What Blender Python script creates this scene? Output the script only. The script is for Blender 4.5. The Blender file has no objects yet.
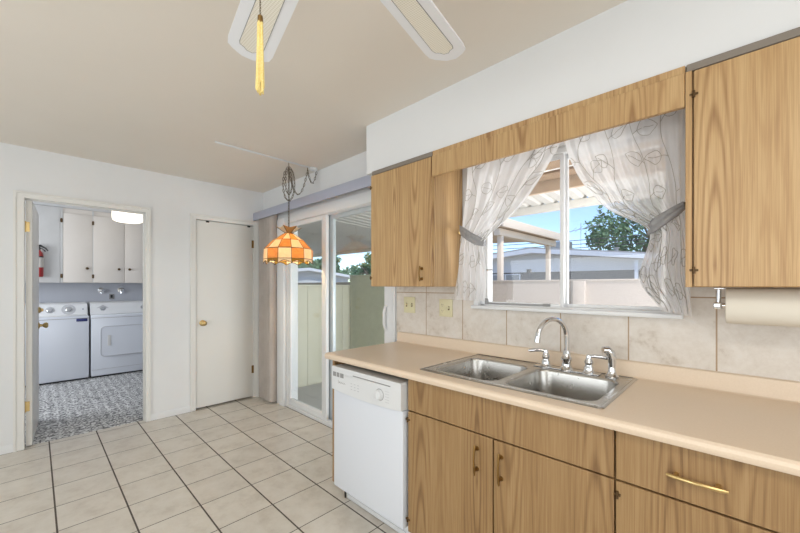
import bpy, bmesh, math, random
from mathutils import Vector, Matrix
random.seed(7)
S = bpy.context.scene
COL = S.collection
PI = math.pi
BX = -4.17      # kitchen side of the wall with the two doors
WY = 1.92       # kitchen side of the sink wall
CZ = 2.44       # ceiling height

# ------------------------------------------------------------------ camera, sky, sun, exposure
F_PX = 354.9
EYE = Vector((0, 0, 1.317))
A = math.radians(45.8)
FW = Vector((-math.cos(A), math.sin(A), 0))
cd = bpy.data.cameras.new('camera'); cam = bpy.data.objects.new('camera', cd); COL.objects.link(cam)
cd.sensor_width = 36.0; cd.lens = 36.0 * F_PX / 800.0
cd.shift_y = 19.5 / 800.0
cd.clip_start = 0.02; cd.clip_end = 300
cam.location = EYE
cam.rotation_euler = FW.to_track_quat('-Z', 'Y').to_euler()
S.camera = cam

S.view_settings.view_transform = 'Standard'
S.view_settings.look = 'None'
S.view_settings.exposure = 0.1
S.view_settings.gamma = 1.0
S.view_settings.use_curve_mapping = False

wd = bpy.data.worlds.new('world'); S.world = wd; wd.use_nodes = True
nt = wd.node_tree; nt.nodes.clear()
sky = nt.nodes.new('ShaderNodeTexSky'); sky.sky_type = 'NISHITA'; sky.sun_disc = False
sky.sun_elevation = math.radians(58); sky.sun_rotation = math.radians(115)
sky.altitude = 1500; sky.air_density = 1.0; sky.dust_density = 0.05; sky.ozone_density = 3.0
bg = nt.nodes.new('ShaderNodeBackground'); bg.inputs[1].default_value = 0.24
wo = nt.nodes.new('ShaderNodeOutputWorld')
nt.links.new(sky.outputs[0], bg.inputs[0]); nt.links.new(bg.outputs[0], wo.inputs[0])

sd = bpy.data.lights.new('sun', 'SUN'); sd.energy = 3.4; sd.angle = math.radians(0.6); sd.color = (1, .95, .87)
so = bpy.data.objects.new('sun', sd); COL.objects.link(so)
so.rotation_euler = Vector((-0.55, 0.25, -0.80)).to_track_quat('-Z', 'Y').to_euler()

def area(name, loc, direction, sx, sy, watts, color=(1, 1, 1)):
    l = bpy.data.lights.new(name, 'AREA'); l.shape = 'RECTANGLE'; l.size = sx; l.size_y = sy
    l.energy = watts; l.color = color
    o = bpy.data.objects.new(name, l); COL.objects.link(o)
    o.location = loc; o.rotation_euler = Vector(direction).to_track_quat('-Z', 'Y').to_euler()
    return o
# added fill lights behind the camera, brightening the room like window daylight
area('fill_near', (-1.2, -2.52, 1.45), (0, 1, 0.22), 4.2, 1.7, 66, (.91, .965, 1.0))
area('fill_right', (2.12, -0.5, 1.45), (-1, 0, 0.2), 2.6, 1.7, 34, (.91, .965, 1.0))
# added overhead fill behind the camera, to lift worktop and floor
area('fill_overhead', (.55, -.55, 2.41), (0, 0, -1), 1.2, .5, 20, (1.0, .95, .88))
# unseen area light added to brighten the shade under the patio cover
area('fill_patio', (.5, 3.6, .75), (-1, 0, .18), 2.4, 1.4, 95, (1.0, .98, .94))
# added fill light out of sight left of the doorway, brightening the laundry room
area('fill_laundry', (-5.75, -1.46, 1.55), (0, 1, -0.05), 1.1, 1.0, 36, (.93, .96, 1.0))

# ------------------------------------------------------------------ materials
def mat(name, col=(.8, .8, .8), rough=.5, metal=0.0, spec=.5, **kw):
    m = bpy.data.materials.new(name); m.use_nodes = True
    b = m.node_tree.nodes['Principled BSDF']
    b.inputs['Base Color'].default_value = (*col, 1); b.inputs['Roughness'].default_value = rough
    b.inputs['Metallic'].default_value = metal; b.inputs['Specular IOR Level'].default_value = spec
    for k, v in kw.items(): b.inputs[k.replace('_', ' ')].default_value = v
    return m

class N:
    """short node building helper"""
    def __init__(s, m): s.t = m.node_tree; s.b = s.t.nodes.get('Principled BSDF')
    def n(s, k, **kw):
        o = s.t.nodes.new(k)
        for a, v in kw.items(): setattr(o, a, v)
        return o
    def l(s, a, b): s.t.links.new(a, b)
    def val(s, sock, v):
        if hasattr(v, 'is_output'): s.l(v, sock)
        else: sock.default_value = v
    def m(s, op, a, b=0.0, c=0.0):
        o = s.n('ShaderNodeMath', operation=op)
        s.val(o.inputs[0], a); s.val(o.inputs[1], b); s.val(o.inputs[2], c)
        return o.outputs[0]
    def obj(s): return s.n('ShaderNodeTexCoord').outputs['Object']
    def sep(s, v):
        o = s.n('ShaderNodeSeparateXYZ'); s.l(v, o.inputs[0]); return o.outputs
    def comb(s, x, y, z):
        o = s.n('ShaderNodeCombineXYZ')
        for i, v in enumerate((x, y, z)): s.val(o.inputs[i], v)
        return o.outputs[0]
    def noise(s, vec, scale, detail=3, rough=.5, dist=0):
        o = s.n('ShaderNodeTexNoise'); s.l(vec, o.inputs['Vector'])
        o.inputs['Scale'].default_value = scale; o.inputs['Detail'].default_value = detail
        o.inputs['Roughness'].default_value = rough; o.inputs['Distortion'].default_value = dist
        return o.outputs[0]
    def ramp(s, fac, stops):
        o = s.n('ShaderNodeValToRGB'); e = o.color_ramp.elements
        while len(e) < len(stops): e.new(.5)
        for i, (p, c) in enumerate(stops): e[i].position = p; e[i].color = (*c, 1)
        s.val(o.inputs[0], fac); return o.outputs[0]
    def mix(s, fac, a, b, mode='MIX'):
        o = s.n('ShaderNodeMix', data_type='RGBA', blend_type=mode)
        s.val(o.inputs[0], fac)
        for i, v in ((6, a), (7, b)):
            if isinstance(v, tuple): v = (*v, 1)
            s.val(o.inputs[i], v)
        return o.outputs[2]
    def base(s, c): s.l(c, s.b.inputs['Base Color'])
    def bump(s, h, strength=.2, dist=.01):
        o = s.n('ShaderNodeBump'); o.inputs['Strength'].default_value = strength; o.inputs['Distance'].default_value = dist
        s.l(h, o.inputs['Height']); s.l(o.outputs[0], s.b.inputs['Normal'])

def mottled(name, c1, c2, scale, rough=.5, bump=0, **kw):
    m = mat(name, c1, rough, **kw); n = N(m); v = n.obj()
    f = n.noise(v, scale, 4, .6)
    n.base(n.ramp(f, [(.3, c1), (.7, c2)]))
    if bump: n.bump(n.noise(v, scale * 3, 3), bump, .004)
    return m

def wood(name, dark, mid, light, seed, plank=.150):
    m = mat(name, mid, .42); n = N(m)
    x, y, z = n.sep(n.obj())
    h = n.m('ADD', n.m('ADD', x, y), seed * 1.37)
    h = n.m('DIVIDE', h, plank)
    pid = n.m('FLOOR', h)
    wn = n.n('ShaderNodeTexWhiteNoise', noise_dimensions='1D'); n.l(n.m('ADD', pid, seed), wn.inputs['W'])
    rnd = wn.outputs['Value']
    loc = n.m('MULTIPLY', n.m('SUBTRACT', n.m('SUBTRACT', h, pid), n.m('ADD', .3, n.m('MULTIPLY', rnd, .4))), plank)
    zz = n.m('ADD', z, n.m('MULTIPLY', rnd, 9.0))
    vec = n.comb(n.m('MULTIPLY', x, 9.0), n.m('MULTIPLY', y, 9.0), n.m('MULTIPLY', zz, 1.6))
    wob = n.m('SUBTRACT', n.noise(vec, 1.0, 3, .55), .5)
    # rings of a trunk cut by a slanted plane: arches up some of the boards, straight grain on the rest
    tri = n.m('ABSOLUTE', n.m('SUBTRACT', n.m('FRACT', n.m('MULTIPLY', zz, .45)), .5))
    dep = n.m('ADD', .004, n.m('MULTIPLY', tri, .13))
    r = n.m('SQRT', n.m('ADD', n.m('MULTIPLY', loc, loc), n.m('MULTIPLY', dep, dep)))
    ring = n.m('SINE', n.m('ADD', n.m('MULTIPLY', r, 430.0), n.m('MULTIPLY', wob, 6.0)))
    ring = n.m('POWER', n.m('ADD', n.m('MULTIPLY', ring, .5), .5), 2.6)
    arch = n.m('GREATER_THAN', rnd, .48)
    edge = n.m('SUBTRACT', 1.0, n.m('MULTIPLY', n.m('ABSOLUTE', loc), 1.55 / plank))
    ring = n.m('MULTIPLY', ring, n.m('MULTIPLY', n.m('MAXIMUM', edge, 0.0), n.m('ADD', .22, n.m('MULTIPLY', arch, .78))))
    fine = n.noise(n.comb(n.m('MULTIPLY', x, 300.0), n.m('MULTIPLY', y, 300.0), n.m('MULTIPLY', z, 5.0)), 1.0, 2, .6)
    mid_ = n.noise(n.comb(n.m('MULTIPLY', x, 75.0), n.m('MULTIPLY', y, 75.0), n.m('MULTIPLY', z, 1.5)), 1.0, 2, .5)
    broad = n.noise(n.comb(n.m('MULTIPLY', x, 12.0), n.m('MULTIPLY', y, 12.0), n.m('MULTIPLY', z, .5)), 1.0, 2)
    f = n.m('ADD', n.m('MULTIPLY', ring, .27), n.m('ADD', n.m('MULTIPLY', fine, .42), n.m('ADD', n.m('MULTIPLY', mid_, .34), n.m('MULTIPLY', broad, .26))))
    n.base(n.ramp(f, [(.40, light), (.56, mid), (.80, dark)]))
    return m

def tile_floor():
    m = mat('floor_tile', (.6, .56, .5), .32); n = N(m); v = n.obj(); x, y, z = n.sep(v)
    def line(c, off, p, w):
        t = n.m('DIVIDE', n.m('SUBTRACT', c, off), p)
        d = n.m('ABSOLUTE', n.m('SUBTRACT', n.m('FRACT', n.m('ADD', t, .5)), .5))
        return n.m('LESS_THAN', d, w / 2 / p)
    gx = line(x, -1.74, .3017, .0052); gy = line(y, .083, .305, .0085)
    g = n.m('MAXIMUM', gx, gy)
    ix = n.m('FLOOR', n.m('DIVIDE', n.m('ADD', x, 1.74), .3017)); iy = n.m('FLOOR', n.m('DIVIDE', n.m('SUBTRACT', y, .083), .305))
    wn = n.n('ShaderNodeTexWhiteNoise', noise_dimensions='2D'); n.l(n.comb(ix, iy, 0), wn.inputs['Vector'])
    vv = n.n('ShaderNodeVectorMath', operation='ADD'); n.l(v, vv.inputs[0]); n.l(n.comb(n.m('MULTIPLY', wn.outputs[0], 20), 0, 0), vv.inputs[1])
    c = n.ramp(n.noise(vv.outputs[0], 7, 6, .68), [(.28, (.58, .525, .45)), (.5, (.71, .665, .59)), (.75, (.79, .75, .685))])
    c = n.mix(n.m('MULTIPLY', wn.outputs[0], .14), c, (.47, .42, .36))
    n.base(n.mix(g, c, (.085, .068, .052)))
    n.l(n.m('ADD', .30, n.m('MULTIPLY', g, .5)), n.b.inputs['Roughness'])
    n.bump(n.m('SUBTRACT', 1, g), .25, .002)
    return m

def splash_tile():
    m = mat('backsplash_tile', (.7, .66, .6), .4); n = N(m); v = n.obj(); x, y, z = n.sep(v)
    tx = n.m('DIVIDE', n.m('ADD', x, 1.597), .303)
    dx = n.m('ABSOLUTE', n.m('SUBTRACT', n.m('FRACT', n.m('ADD', tx, .5)), .5))
    gx = n.m('LESS_THAN', dx, .0055 / 2 / .303)
    gz = n.m('LESS_THAN', n.m('ABSOLUTE', n.m('SUBTRACT', z, 1.27)), .0027)
    g = n.m('MAXIMUM', gx, gz)
    wn = n.n('ShaderNodeTexWhiteNoise', noise_dimensions='1D'); n.l(n.m('FLOOR', tx), wn.inputs['W'])
    vv = n.n('ShaderNodeVectorMath', operation='ADD'); n.l(v, vv.inputs[0]); n.l(n.comb(0, n.m('MULTIPLY', wn.outputs[0], 20), 0), vv.inputs[1])
    f1 = n.noise(vv.outputs[0], 6, 8, .68, .6)
    f2 = n.noise(vv.outputs[0], 26, 5, .7)
    f = n.m('ADD', n.m('MULTIPLY', f1, .65), n.m('MULTIPLY', f2, .35))
    c = n.ramp(f, [(.32, (.50, .42, .34)), (.45, (.70, .64, .57)), (.58, (.78, .73, .67)), (.75, (.70, .70, .69))])
    n.base(n.mix(g, c, (.43, .30, .18)))
    n.bump(n.m('SUBTRACT', f, n.m('MULTIPLY', g, .8)), .25, .003)
    return m

def vinyl_mosaic():
    m = mat('vinyl_mosaic', (.5, .5, .5), .45); n = N(m); v = n.obj()
    x, y, z = n.sep(v)
    vo = n.n('ShaderNodeTexVoronoi', feature='F1'); n.l(v, vo.inputs['Vector']); vo.inputs['Scale'].default_value = 20
    r1 = n.m('GREATER_THAN', n.m('SINE', n.m('MULTIPLY', vo.outputs['Distance'], 15.0)), .25)
    a = n.m('MULTIPLY', n.m('SINE', n.m('MULTIPLY', x, 40.0)), n.m('SINE', n.m('MULTIPLY', y, 40.0)))
    r2 = n.m('GREATER_THAN', n.m('ABSOLUTE', a), .55)
    no = n.noise(v, 60, 3, .7)
    f = n.m('ADD', n.m('MULTIPLY', r1, .5), n.m('ADD', n.m('MULTIPLY', r2, .22), n.m('MULTIPLY', no, .35)))
    n.base(n.ramp(f, [(.15, (.80, .80, .79)), (.45, (.42, .42, .42)), (.75, (.10, .10, .105))]))
    return m

def glass(name, tint=(1, 1, 1), ior=1.5):
    m = bpy.data.materials.new(name); m.use_nodes = True; t = m.node_tree; t.nodes.clear()
    o = t.nodes.new('ShaderNodeOutputMaterial'); mx = t.nodes.new('ShaderNodeMixShader')
    tr = t.nodes.new('ShaderNodeBsdfTransparent'); tr.inputs[0].default_value = (*tint, 1)
    gl = t.nodes.new('ShaderNodeBsdfGlossy'); gl.inputs['Roughness'].default_value = 0.0
    fr = t.nodes.new('ShaderNodeFresnel')
    ge = t.nodes.new('ShaderNodeNewGeometry'); mr = t.nodes.new('ShaderNodeMapRange')   # same reflectance from both faces of the pane
    mr.inputs['To Min'].default_value = ior; mr.inputs['To Max'].default_value = 1 / ior
    t.links.new(ge.outputs['Backfacing'], mr.inputs['Value']); t.links.new(mr.outputs[0], fr.inputs[0])
    t.links.new(fr.outputs[0], mx.inputs[0]); t.links.new(tr.outputs[0], mx.inputs[1]); t.links.new(gl.outputs[0], mx.inputs[2])
    t.links.new(mx.outputs[0], o.inputs[0])
    return m

def sheer(name, col, see=.2, tl=.5):
    m = bpy.data.materials.new(name); m.use_nodes = True; t = m.node_tree; t.nodes.clear()
    o = t.nodes.new('ShaderNodeOutputMaterial')
    d = t.nodes.new('ShaderNodeBsdfDiffuse'); d.inputs[0].default_value = (*col, 1)
    l = t.nodes.new('ShaderNodeBsdfTranslucent'); l.inputs[0].default_value = (*col, 1)
    tr = t.nodes.new('ShaderNodeBsdfTransparent')
    a = t.nodes.new('ShaderNodeMixShader'); a.inputs[0].default_value = tl
    b = t.nodes.new('ShaderNodeMixShader'); b.inputs[0].default_value = see
    t.links.new(d.outputs[0], a.inputs[1]); t.links.new(l.outputs[0], a.inputs[2])
    t.links.new(a.outputs[0], b.inputs[1]); t.links.new(tr.outputs[0], b.inputs[2]); t.links.new(b.outputs[0], o.inputs[0])
    return m

def art_glass(name, c1, c2):
    m = bpy.data.materials.new(name); m.use_nodes = True; t = m.node_tree
    b = t.nodes['Principled BSDF']; n = N(m)
    c = n.ramp(n.noise(n.obj(), 22, 4, .6, 1.0), [(.3, c1), (.7, c2)])
    o = t.nodes['Material Output']
    l = n.n('ShaderNodeBsdfTranslucent'); n.l(c, l.inputs[0]); n.base(c)
    b.inputs['Roughness'].default_value = .25
    mx = n.n('ShaderNodeMixShader'); mx.inputs[0].default_value = .6
    n.l(b.outputs[0], mx.inputs[1]); n.l(l.outputs[0], mx.inputs[2]); n.l(mx.outputs[0], o.inputs[0])
    return m

def emit(name, col, strength):
    m = mat(name, col, .4); b = m.node_tree.nodes['Principled BSDF']
    b.inputs['Emission Color'].default_value = (*col, 1); b.inputs['Emission Strength'].default_value = strength
    return m

def brushed(name):
    m = mat(name, (.50, .49, .47), .28, 1.0); n = N(m); x, y, z = n.sep(n.obj())
    f = n.noise(n.comb(n.m('MULTIPLY', x, 30), n.m('MULTIPLY', y, 30), n.m('MULTIPLY', z, 30)), 1, 2)
    n.l(n.m('ADD', .24, n.m('MULTIPLY', f, .05)), n.b.inputs['Roughness'])
    return m

def cane():
    m = mat('cane_weave', (.72, .66, .50), .7); n = N(m); x, y, z = n.sep(n.obj())
    a = n.m('SINE', n.m('MULTIPLY', n.m('ADD', x, y), 420)); b = n.m('SINE', n.m('MULTIPLY', n.m('SUBTRACT', x, y), 420))
    f = n.m('MULTIPLY', a, b)
    n.base(n.ramp(n.m('ADD', n.m('MULTIPLY', f, .5), .5), [(.2, (.78, .74, .63)), (.7, (.93, .90, .81))]))
    return m

M = dict(
    wall=mottled('white_wall_paint', (.80, .81, .82), (.82, .83, .84), 3, .7, .02),
    ceil=mottled('ceiling_paint', (.82, .765, .69), (.84, .785, .71), 2, .8, .03),
    trim=mat('off_white_trim', (.82, .815, .79), .4),
    door=mat('off_white_door', (.81, .80, .77), .45),
    lwall=mottled('grey_blue_paint', (.52, .545, .61), (.55, .575, .63), 3, .7),
    lcab=mottled('cream_cabinet_paint', (.76, .71, .65), (.79, .74, .68), 2, .5),
    lgrey=mottled('grey_white_panel', (.66, .66, .65), (.71, .71, .70), 5, .5),
    floor=tile_floor(), splash=splash_tile(), vinyl=vinyl_mosaic(),
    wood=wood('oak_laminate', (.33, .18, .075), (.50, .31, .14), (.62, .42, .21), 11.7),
    woodb=wood('oak_laminate_shaded', (.20, .108, .042), (.32, .19, .08), (.40, .255, .118), 5.7),  # same oak, darkened because less light reaches the base cabinets
    woodd=mat('dark_wood_edge', (.16, .085, .035), .5),
    frameshade=mat('frame_shade_brown', (.25, .215, .18), .5),  # cabinet frame colour darkened for the shade under the soffit
    dark=mat('dark_gap', (.03, .025, .02), .7),
    counter=mottled('beige_laminate', (.79, .645, .495), (.83, .685, .535), 180, .33),
    steel=brushed('brushed_steel'), chrome=mat('chrome', (.72, .73, .75), .06, 1.0),
    enamel=mat('white_enamel', (.74, .775, .84), .22), enamel2=mat('white_plastic', (.75, .765, .78), .35),
    grey=mat('grey_plastic', (.30, .30, .30), .4), lgreyp=mat('pale_grey_print', (.52, .53, .56), .5),
    cream=mat('ivory_plastic', (.76, .71, .47), .4), brass=mat('brass', (.60, .44, .20), .3, 1.0),
    obrass=mat('antique_brass', (.28, .17, .06), .4, 1.0), bronze=mat('dark_bronze', (.12, .07, .03), .45, .6),
    black=mat('black_plastic', (.02, .02, .022), .4), red=mat('red_enamel', (.42, .035, .035), .35),
    label=mat('pale_label', (.62, .60, .56), .5), navy=mat('navy_sticker', (.03, .04, .16), .4),
    white=mat('white_vinyl', (.83, .84, .85), .35), alu=mat('pale_aluminium', (.60, .65, .68), .4, .3),
    lav=mat('lavender_grey_fabric', (.44, .46, .56), .7), slat=mottled('taupe_slat', (.50, .45, .41), (.58, .53, .49), 6, .6),
    glass=glass('clear_glass'), glassd=glass('door_glass', (.95, .97, .965), 1.55),
    sheer=sheer('sheer_curtain', (.93, .925, .93), .20, .55), thread=mat('grey_thread', (.40, .38, .34), .8),
    sash=mottled('grey_satin', (.26, .26, .27), (.34, .34, .35), 60, .45),
    paper=mat('paper_towel', (.80, .755, .66), .9), fan=mat('white_fan', (.90, .92, .96), .35), cane=cane(),
    tassel=mottled('yellow_thread', (.80, .60, .16), (.90, .76, .36), 300, .6),
    amber=art_glass('amber_glass', (.66, .37, .14), (.76, .48, .20)),
    creamg=art_glass('cream_glass', (.90, .76, .56), (.93, .84, .68)),
    olive=art_glass('olive_gold_glass', (.40, .26, .05), (.52, .36, .09)),
    lead=mat('lead_came', (.10, .075, .05), .4, .7), chain=mat('antique_chain', (.13, .095, .055), .35, 1.0),
    bulb=emit('bulb_glow', (1.0, .74, .40), 130), lamp=emit('frosted_light', (1.0, .90, .74), 1.7),
    concrete=mottled('concrete', (.50, .50, .51), (.58, .58, .59), 4, .9),
    block=mottled('pink_beige_block', (.43, .37, .32), (.50, .43, .375), 22, .9, .3),
    olivewall=mottled('olive_stucco', (.50, .50, .37), (.56, .56, .43), 10, .9, .2),
    creamwall=mottled('cream_panel', (.72, .70, .56), (.77, .745, .62), 3, .8),
    metalroof=mat('cream_white_metal', (.80, .78, .73), .5), tan=mat('tan_paint', (.66, .50, .36), .7),
    tanw=mottled('brown_eave_board', (.30, .20, .13), (.40, .28, .18), 8, .7), tanl=mat('pale_tan_paint', (.72, .61, .50), .7),
    housew=mat('pale_grey_siding', (.62, .63, .67), .7), housef=mat('white_fascia', (.72, .73, .78), .6),
    houseg=mottled('grey_brick', (.10, .095, .095), (.14, .13, .13), 14, .9), roof=mottled('grey_shingle', (.36, .35, .36), (.44, .43, .43), 12, .9),
    leaf=mottled('tree_leaf', (.08, .17, .10), (.20, .34, .17), 1.2, .6), bark=mottled('bark', (.16, .12, .09), (.24, .19, .14), 9, .9),
    cable=mat('black_cable', (.06, .06, .07), .6), metal=mat('dull_metal', (.45, .45, .46), .4, .8),
    grass=mottled('dry_yard', (.42, .37, .28), (.50, .45, .34), 3, .95),
)

# ------------------------------------------------------------------ mesh helpers
class B:
    def __init__(s): s.bm = bmesh.new(); s.mats = []
    def mi(s, m):
        if m not in s.mats: s.mats.append(m)
        return s.mats.index(m)
    def add(s, tmp, m=None):
        me = bpy.data.meshes.new('t'); tmp.to_mesh(me); tmp.free()
        n0 = len(s.bm.faces); s.bm.from_mesh(me); bpy.data.meshes.remove(me)
        if m is not None:
            i = s.mi(m); s.bm.faces.ensure_lookup_table()
            for f in s.bm.faces[n0:]: f.material_index = i
        return s
    def box(s, x0, y0, z0, x1, y1, z1, bev=0, seg=2, m=None, mtx=None):
        t = bmesh.new(); bmesh.ops.create_cube(t, size=1)
        x0, x1 = min(x0, x1), max(x0, x1); y0, y1 = min(y0, y1), max(y0, y1); z0, z1 = min(z0, z1), max(z0, z1)
        for v in t.verts:
            v.co = Vector(((x0 + x1) / 2 + v.co.x * (x1 - x0), (y0 + y1) / 2 + v.co.y * (y1 - y0), (z0 + z1) / 2 + v.co.z * (z1 - z0)))
        if bev: bmesh.ops.bevel(t, geom=t.edges[:], offset=bev, segments=seg, affect='EDGES', profile=.5)
        if mtx: t.transform(mtx)
        return s.add(t, m)
    def cyl(s, p0, p1, r0, r1=None, seg=20, m=None):
        r1 = r0 if r1 is None else r1; p0 = Vector(p0); p1 = Vector(p1); d = p1 - p0
        t = bmesh.new(); bmesh.ops.create_cone(t, cap_ends=True, segments=seg, radius1=r0, radius2=max(r1, 1e-5), depth=d.length)
        t.transform(Matrix.Translation((p0 + p1) / 2) @ d.to_track_quat('Z', 'Y').to_matrix().to_4x4())
        return s.add(t, m)
    def lathe(s, prof, origin, axis=(0, 0, 1), seg=24, m=None):
        t = bmesh.new(); rings = []
        for r, z in prof:
            rings.append([t.verts.new((r * math.cos(2 * PI * k / seg), r * math.sin(2 * PI * k / seg), z)) for k in range(seg)] if r > 1e-6 else [t.verts.new((0, 0, z))])
        for a, b in zip(rings, rings[1:]):
            for k in range(seg):
                q = (k + 1) % seg
                if len(a) == 1 and len(b) == 1: continue
                if len(a) == 1: t.faces.new((a[0], b[q], b[k]))
                elif len(b) == 1: t.faces.new((a[k], a[q], b[0]))
                else: t.faces.new((a[k], a[q], b[q], b[k]))
        bmesh.ops.recalc_face_normals(t, faces=t.faces[:])
        t.transform(Matrix.Translation(origin) @ Vector(axis).to_track_quat('Z', 'Y').to_matrix().to_4x4())
        return s.add(t, m)
    def tube(s, pts, r, seg=8, closed=False, m=None, caps=True):
        pts = [Vector(p) for p in pts]; t = bmesh.new(); n = len(pts); rings = []; up = None
        rr = r if isinstance(r, (list, tuple)) else [r] * n
        for i, p in enumerate(pts):
            if closed: d = (pts[(i + 1) % n] - pts[i - 1])
            else: d = pts[min(i + 1, n - 1)] - pts[max(i - 1, 0)]
            d = d.normalized() if d.length > 1e-9 else Vector((0, 0, 1))
            if up is None: up = d.orthogonal().normalized()
            up = (up - d * up.dot(d)); up = up.normalized() if up.length > 1e-6 else d.orthogonal().normalized()
            w = d.cross(up)
            rings.append([t.verts.new(p + (up * math.cos(2 * PI * k / seg) + w * math.sin(2 * PI * k / seg)) * rr[i]) for k in range(seg)])
        for i in range(n if closed else n - 1):
            a, b = rings[i], rings[(i + 1) % n]
            for k in range(seg): t.faces.new((a[k], a[(k + 1) % seg], b[(k + 1) % seg], b[k]))
        if not closed and caps: t.faces.new(rings[0][::-1]); t.faces.new(rings[-1])
        bmesh.ops.recalc_face_normals(t, faces=t.faces[:])
        return s.add(t, m)
    def prism(s, poly, axis, a0, a1, m=None, bev=0):
        """poly in the two remaining axes (cyclic order kept: x->(y,z), y->(x,z), z->(x,y))"""
        t = bmesh.new()
        def P(u, v, a): return {'x': (a, u, v), 'y': (u, a, v), 'z': (u, v, a)}[axis]
        A0 = [t.verts.new(P(u, v, a0)) for u, v in poly]; A1 = [t.verts.new(P(u, v, a1)) for u, v in poly]
        t.faces.new(A0); t.faces.new(A1[::-1]); n = len(poly)
        for k in range(n): t.faces.new((A0[k], A1[k], A1[(k + 1) % n], A0[(k + 1) % n]))
        bmesh.ops.recalc_face_normals(t, faces=t.faces[:])
        if bev: bmesh.ops.bevel(t, geom=t.edges[:], offset=bev, segments=2, affect='EDGES')
        return s.add(t, m)
    def loft(s, loops, cap0=False, cap1=False, m=None):
        t = bmesh.new(); R = [[t.verts.new(p) for p in l] for l in loops]; n = len(R[0])
        for a, b in zip(R, R[1:]):
            for k in range(n): t.faces.new((a[k], a[(k + 1) % n], b[(k + 1) % n], b[k]))
        if cap0: t.faces.new(R[0])
        if cap1: t.faces.new(R[-1][::-1])
        bmesh.ops.recalc_face_normals(t, faces=t.faces[:])
        return s.add(t, m)
    def quad(s, *ps, m=None):
        t = bmesh.new(); t.faces.new([t.verts.new(p) for p in ps]); return s.add(t, m)
    def build(s, name, m, parent=None, at=None, smooth=True, ang=.62):
        bmesh.ops.remove_doubles(s.bm, verts=s.bm.verts[:], dist=1e-6)
        org = Vector(at) if at is not None else (root_of(parent) if parent else Vector((0, 0, 0)))
        if smooth:
            for e in s.bm.edges:
                e.smooth = not (len(e.link_faces) == 2 and e.calc_face_angle(0) > ang)
            for f in s.bm.faces: f.smooth = True
        s.bm.transform(Matrix.Translation(-org))
        me = bpy.data.meshes.new(name); s.bm.to_mesh(me); s.bm.free()
        for mm in (s.mats or [M[m] if isinstance(m, str) else m]):
            me.materials.append(M[mm] if isinstance(mm, str) else mm)
        o = bpy.data.objects.new(name, me); COL.objects.link(o)
        if parent: o.parent = parent
        else: o.location = org
        return o

def root_of(o):
    while o.parent: o = o.parent
    return Vector(o.location)
def tag(o, label=None, cat=None, group=None, kind=None):
    for k, v in (('label', label), ('category', cat), ('group', group), ('kind', kind)):
        if v: o[k] = v
    return o
def thing(name, loc, label, cat, group=None, kind=None):
    o = bpy.data.objects.new(name, None); COL.objects.link(o); o.location = loc; o.empty_display_size = .1
    return tag(o, label, cat, group, kind)
def struct(o): o['kind'] = 'structure'; return o
def rrect(x0, y0, x1, y1, r, n=6):
    pts = []
    for cx, cy, a in ((x1 - r, y1 - r, 0), (x0 + r, y1 - r, 90), (x0 + r, y0 + r, 180), (x1 - r, y0 + r, 270)):
        for k in range(n + 1):
            t = math.radians(a + 90 * k / n); pts.append((cx + r * math.cos(t), cy + r * math.sin(t)))
    return pts
def copy_tree(o, parent=None):
    c = o.copy(); COL.objects.link(c)
    if parent: c.parent = parent
    for ch in list(o.children): copy_tree(ch, c)
    return c

# ------------------------------------------------------------------ the room
b = B(); b.box(-4.235, -2.6, -.12, 2.2, 2.06, 0); struct(b.build('floor', 'floor'))
b = B(); b.box(-7.45, -1.6, -.12, -4.235, 2.06, .002); struct(b.build('floor_laundry', 'vinyl'))
b = B(); b.box(-4.29, -2.74, CZ, 2.34, 2.06, CZ + .14); struct(b.build('ceiling', 'ceil'))
b = B(); b.box(-7.6, -1.75, CZ, -4.29, 2.06, CZ + .14); struct(b.build('ceiling_laundry', 'wall'))
b = B(); b.prism([(-3.3, 2.60), (2.45, 2.60), (2.45, 2.66), (-.4, 3.3), (-3.3, 2.66)], 'x', -7.9, 2.6); struct(b.build('roof', 'roof'))
# wall with the two doors (openings: doorway -0.062..0.722 and closet 1.184..1.803)
b = B()
b.box(BX - .12, -2.6, 0, BX, -.075, CZ); b.box(BX - .12, .762, 0, BX, 1.17, CZ); b.box(BX - .12, 1.815, 0, BX, 2.06, CZ)
b.box(BX - .12, -.075, 2.045, BX, .762, CZ); b.box(BX - .12, 1.17, 2.035, BX, 1.815, CZ)
struct(b.build('wall_back', 'wall', smooth=False))
# sink wall (openings: sliding door -3.615..-1.925, window -1.15..-.2)
b = B()
b.box(BX, WY, 0, -3.615, 2.06, CZ); b.box(-3.615, WY, 2.06, -1.925, 2.06, CZ)
b.box(-1.925, WY, 0, -1.18, 2.06, CZ); b.box(-1.18, WY, 0, -.2, 2.06, 1.195); b.box(-1.18, WY, 2.05, -.2, 2.06, CZ); b.box(-.2, WY, 0, 2.2, 2.06, CZ)
struct(b.build('wall_sink', 'wall', smooth=False))
b = B(); b.box(2.2, -2.6, 0, 2.34, 2.06, CZ); struct(b.build('wall_right', 'wall'))
b = B(); b.box(-4.29, -2.74, 0, 2.34, -2.6, CZ); struct(b.build('wall_near', 'wall'))
b = B(); b.box(-1.908, 1.624, 2.10, 2.2, WY, CZ); struct(b.build('wall_soffit', 'wall'))
b = B(); b.box(-7.45, -1.6, 0, -7.33, 2.06, CZ); struct(b.build('wall_laundry_far', 'lwall'))
b = B(); b.box(-7.45, 1.92, 0, -4.29, 2.06, CZ); struct(b.build('wall_laundry_right', 'lwall'))
b = B(); b.box(-7.45, -1.74, 0, -4.29, -1.6, CZ); struct(b.build('wall_laundry_left', 'lwall'))
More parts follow.
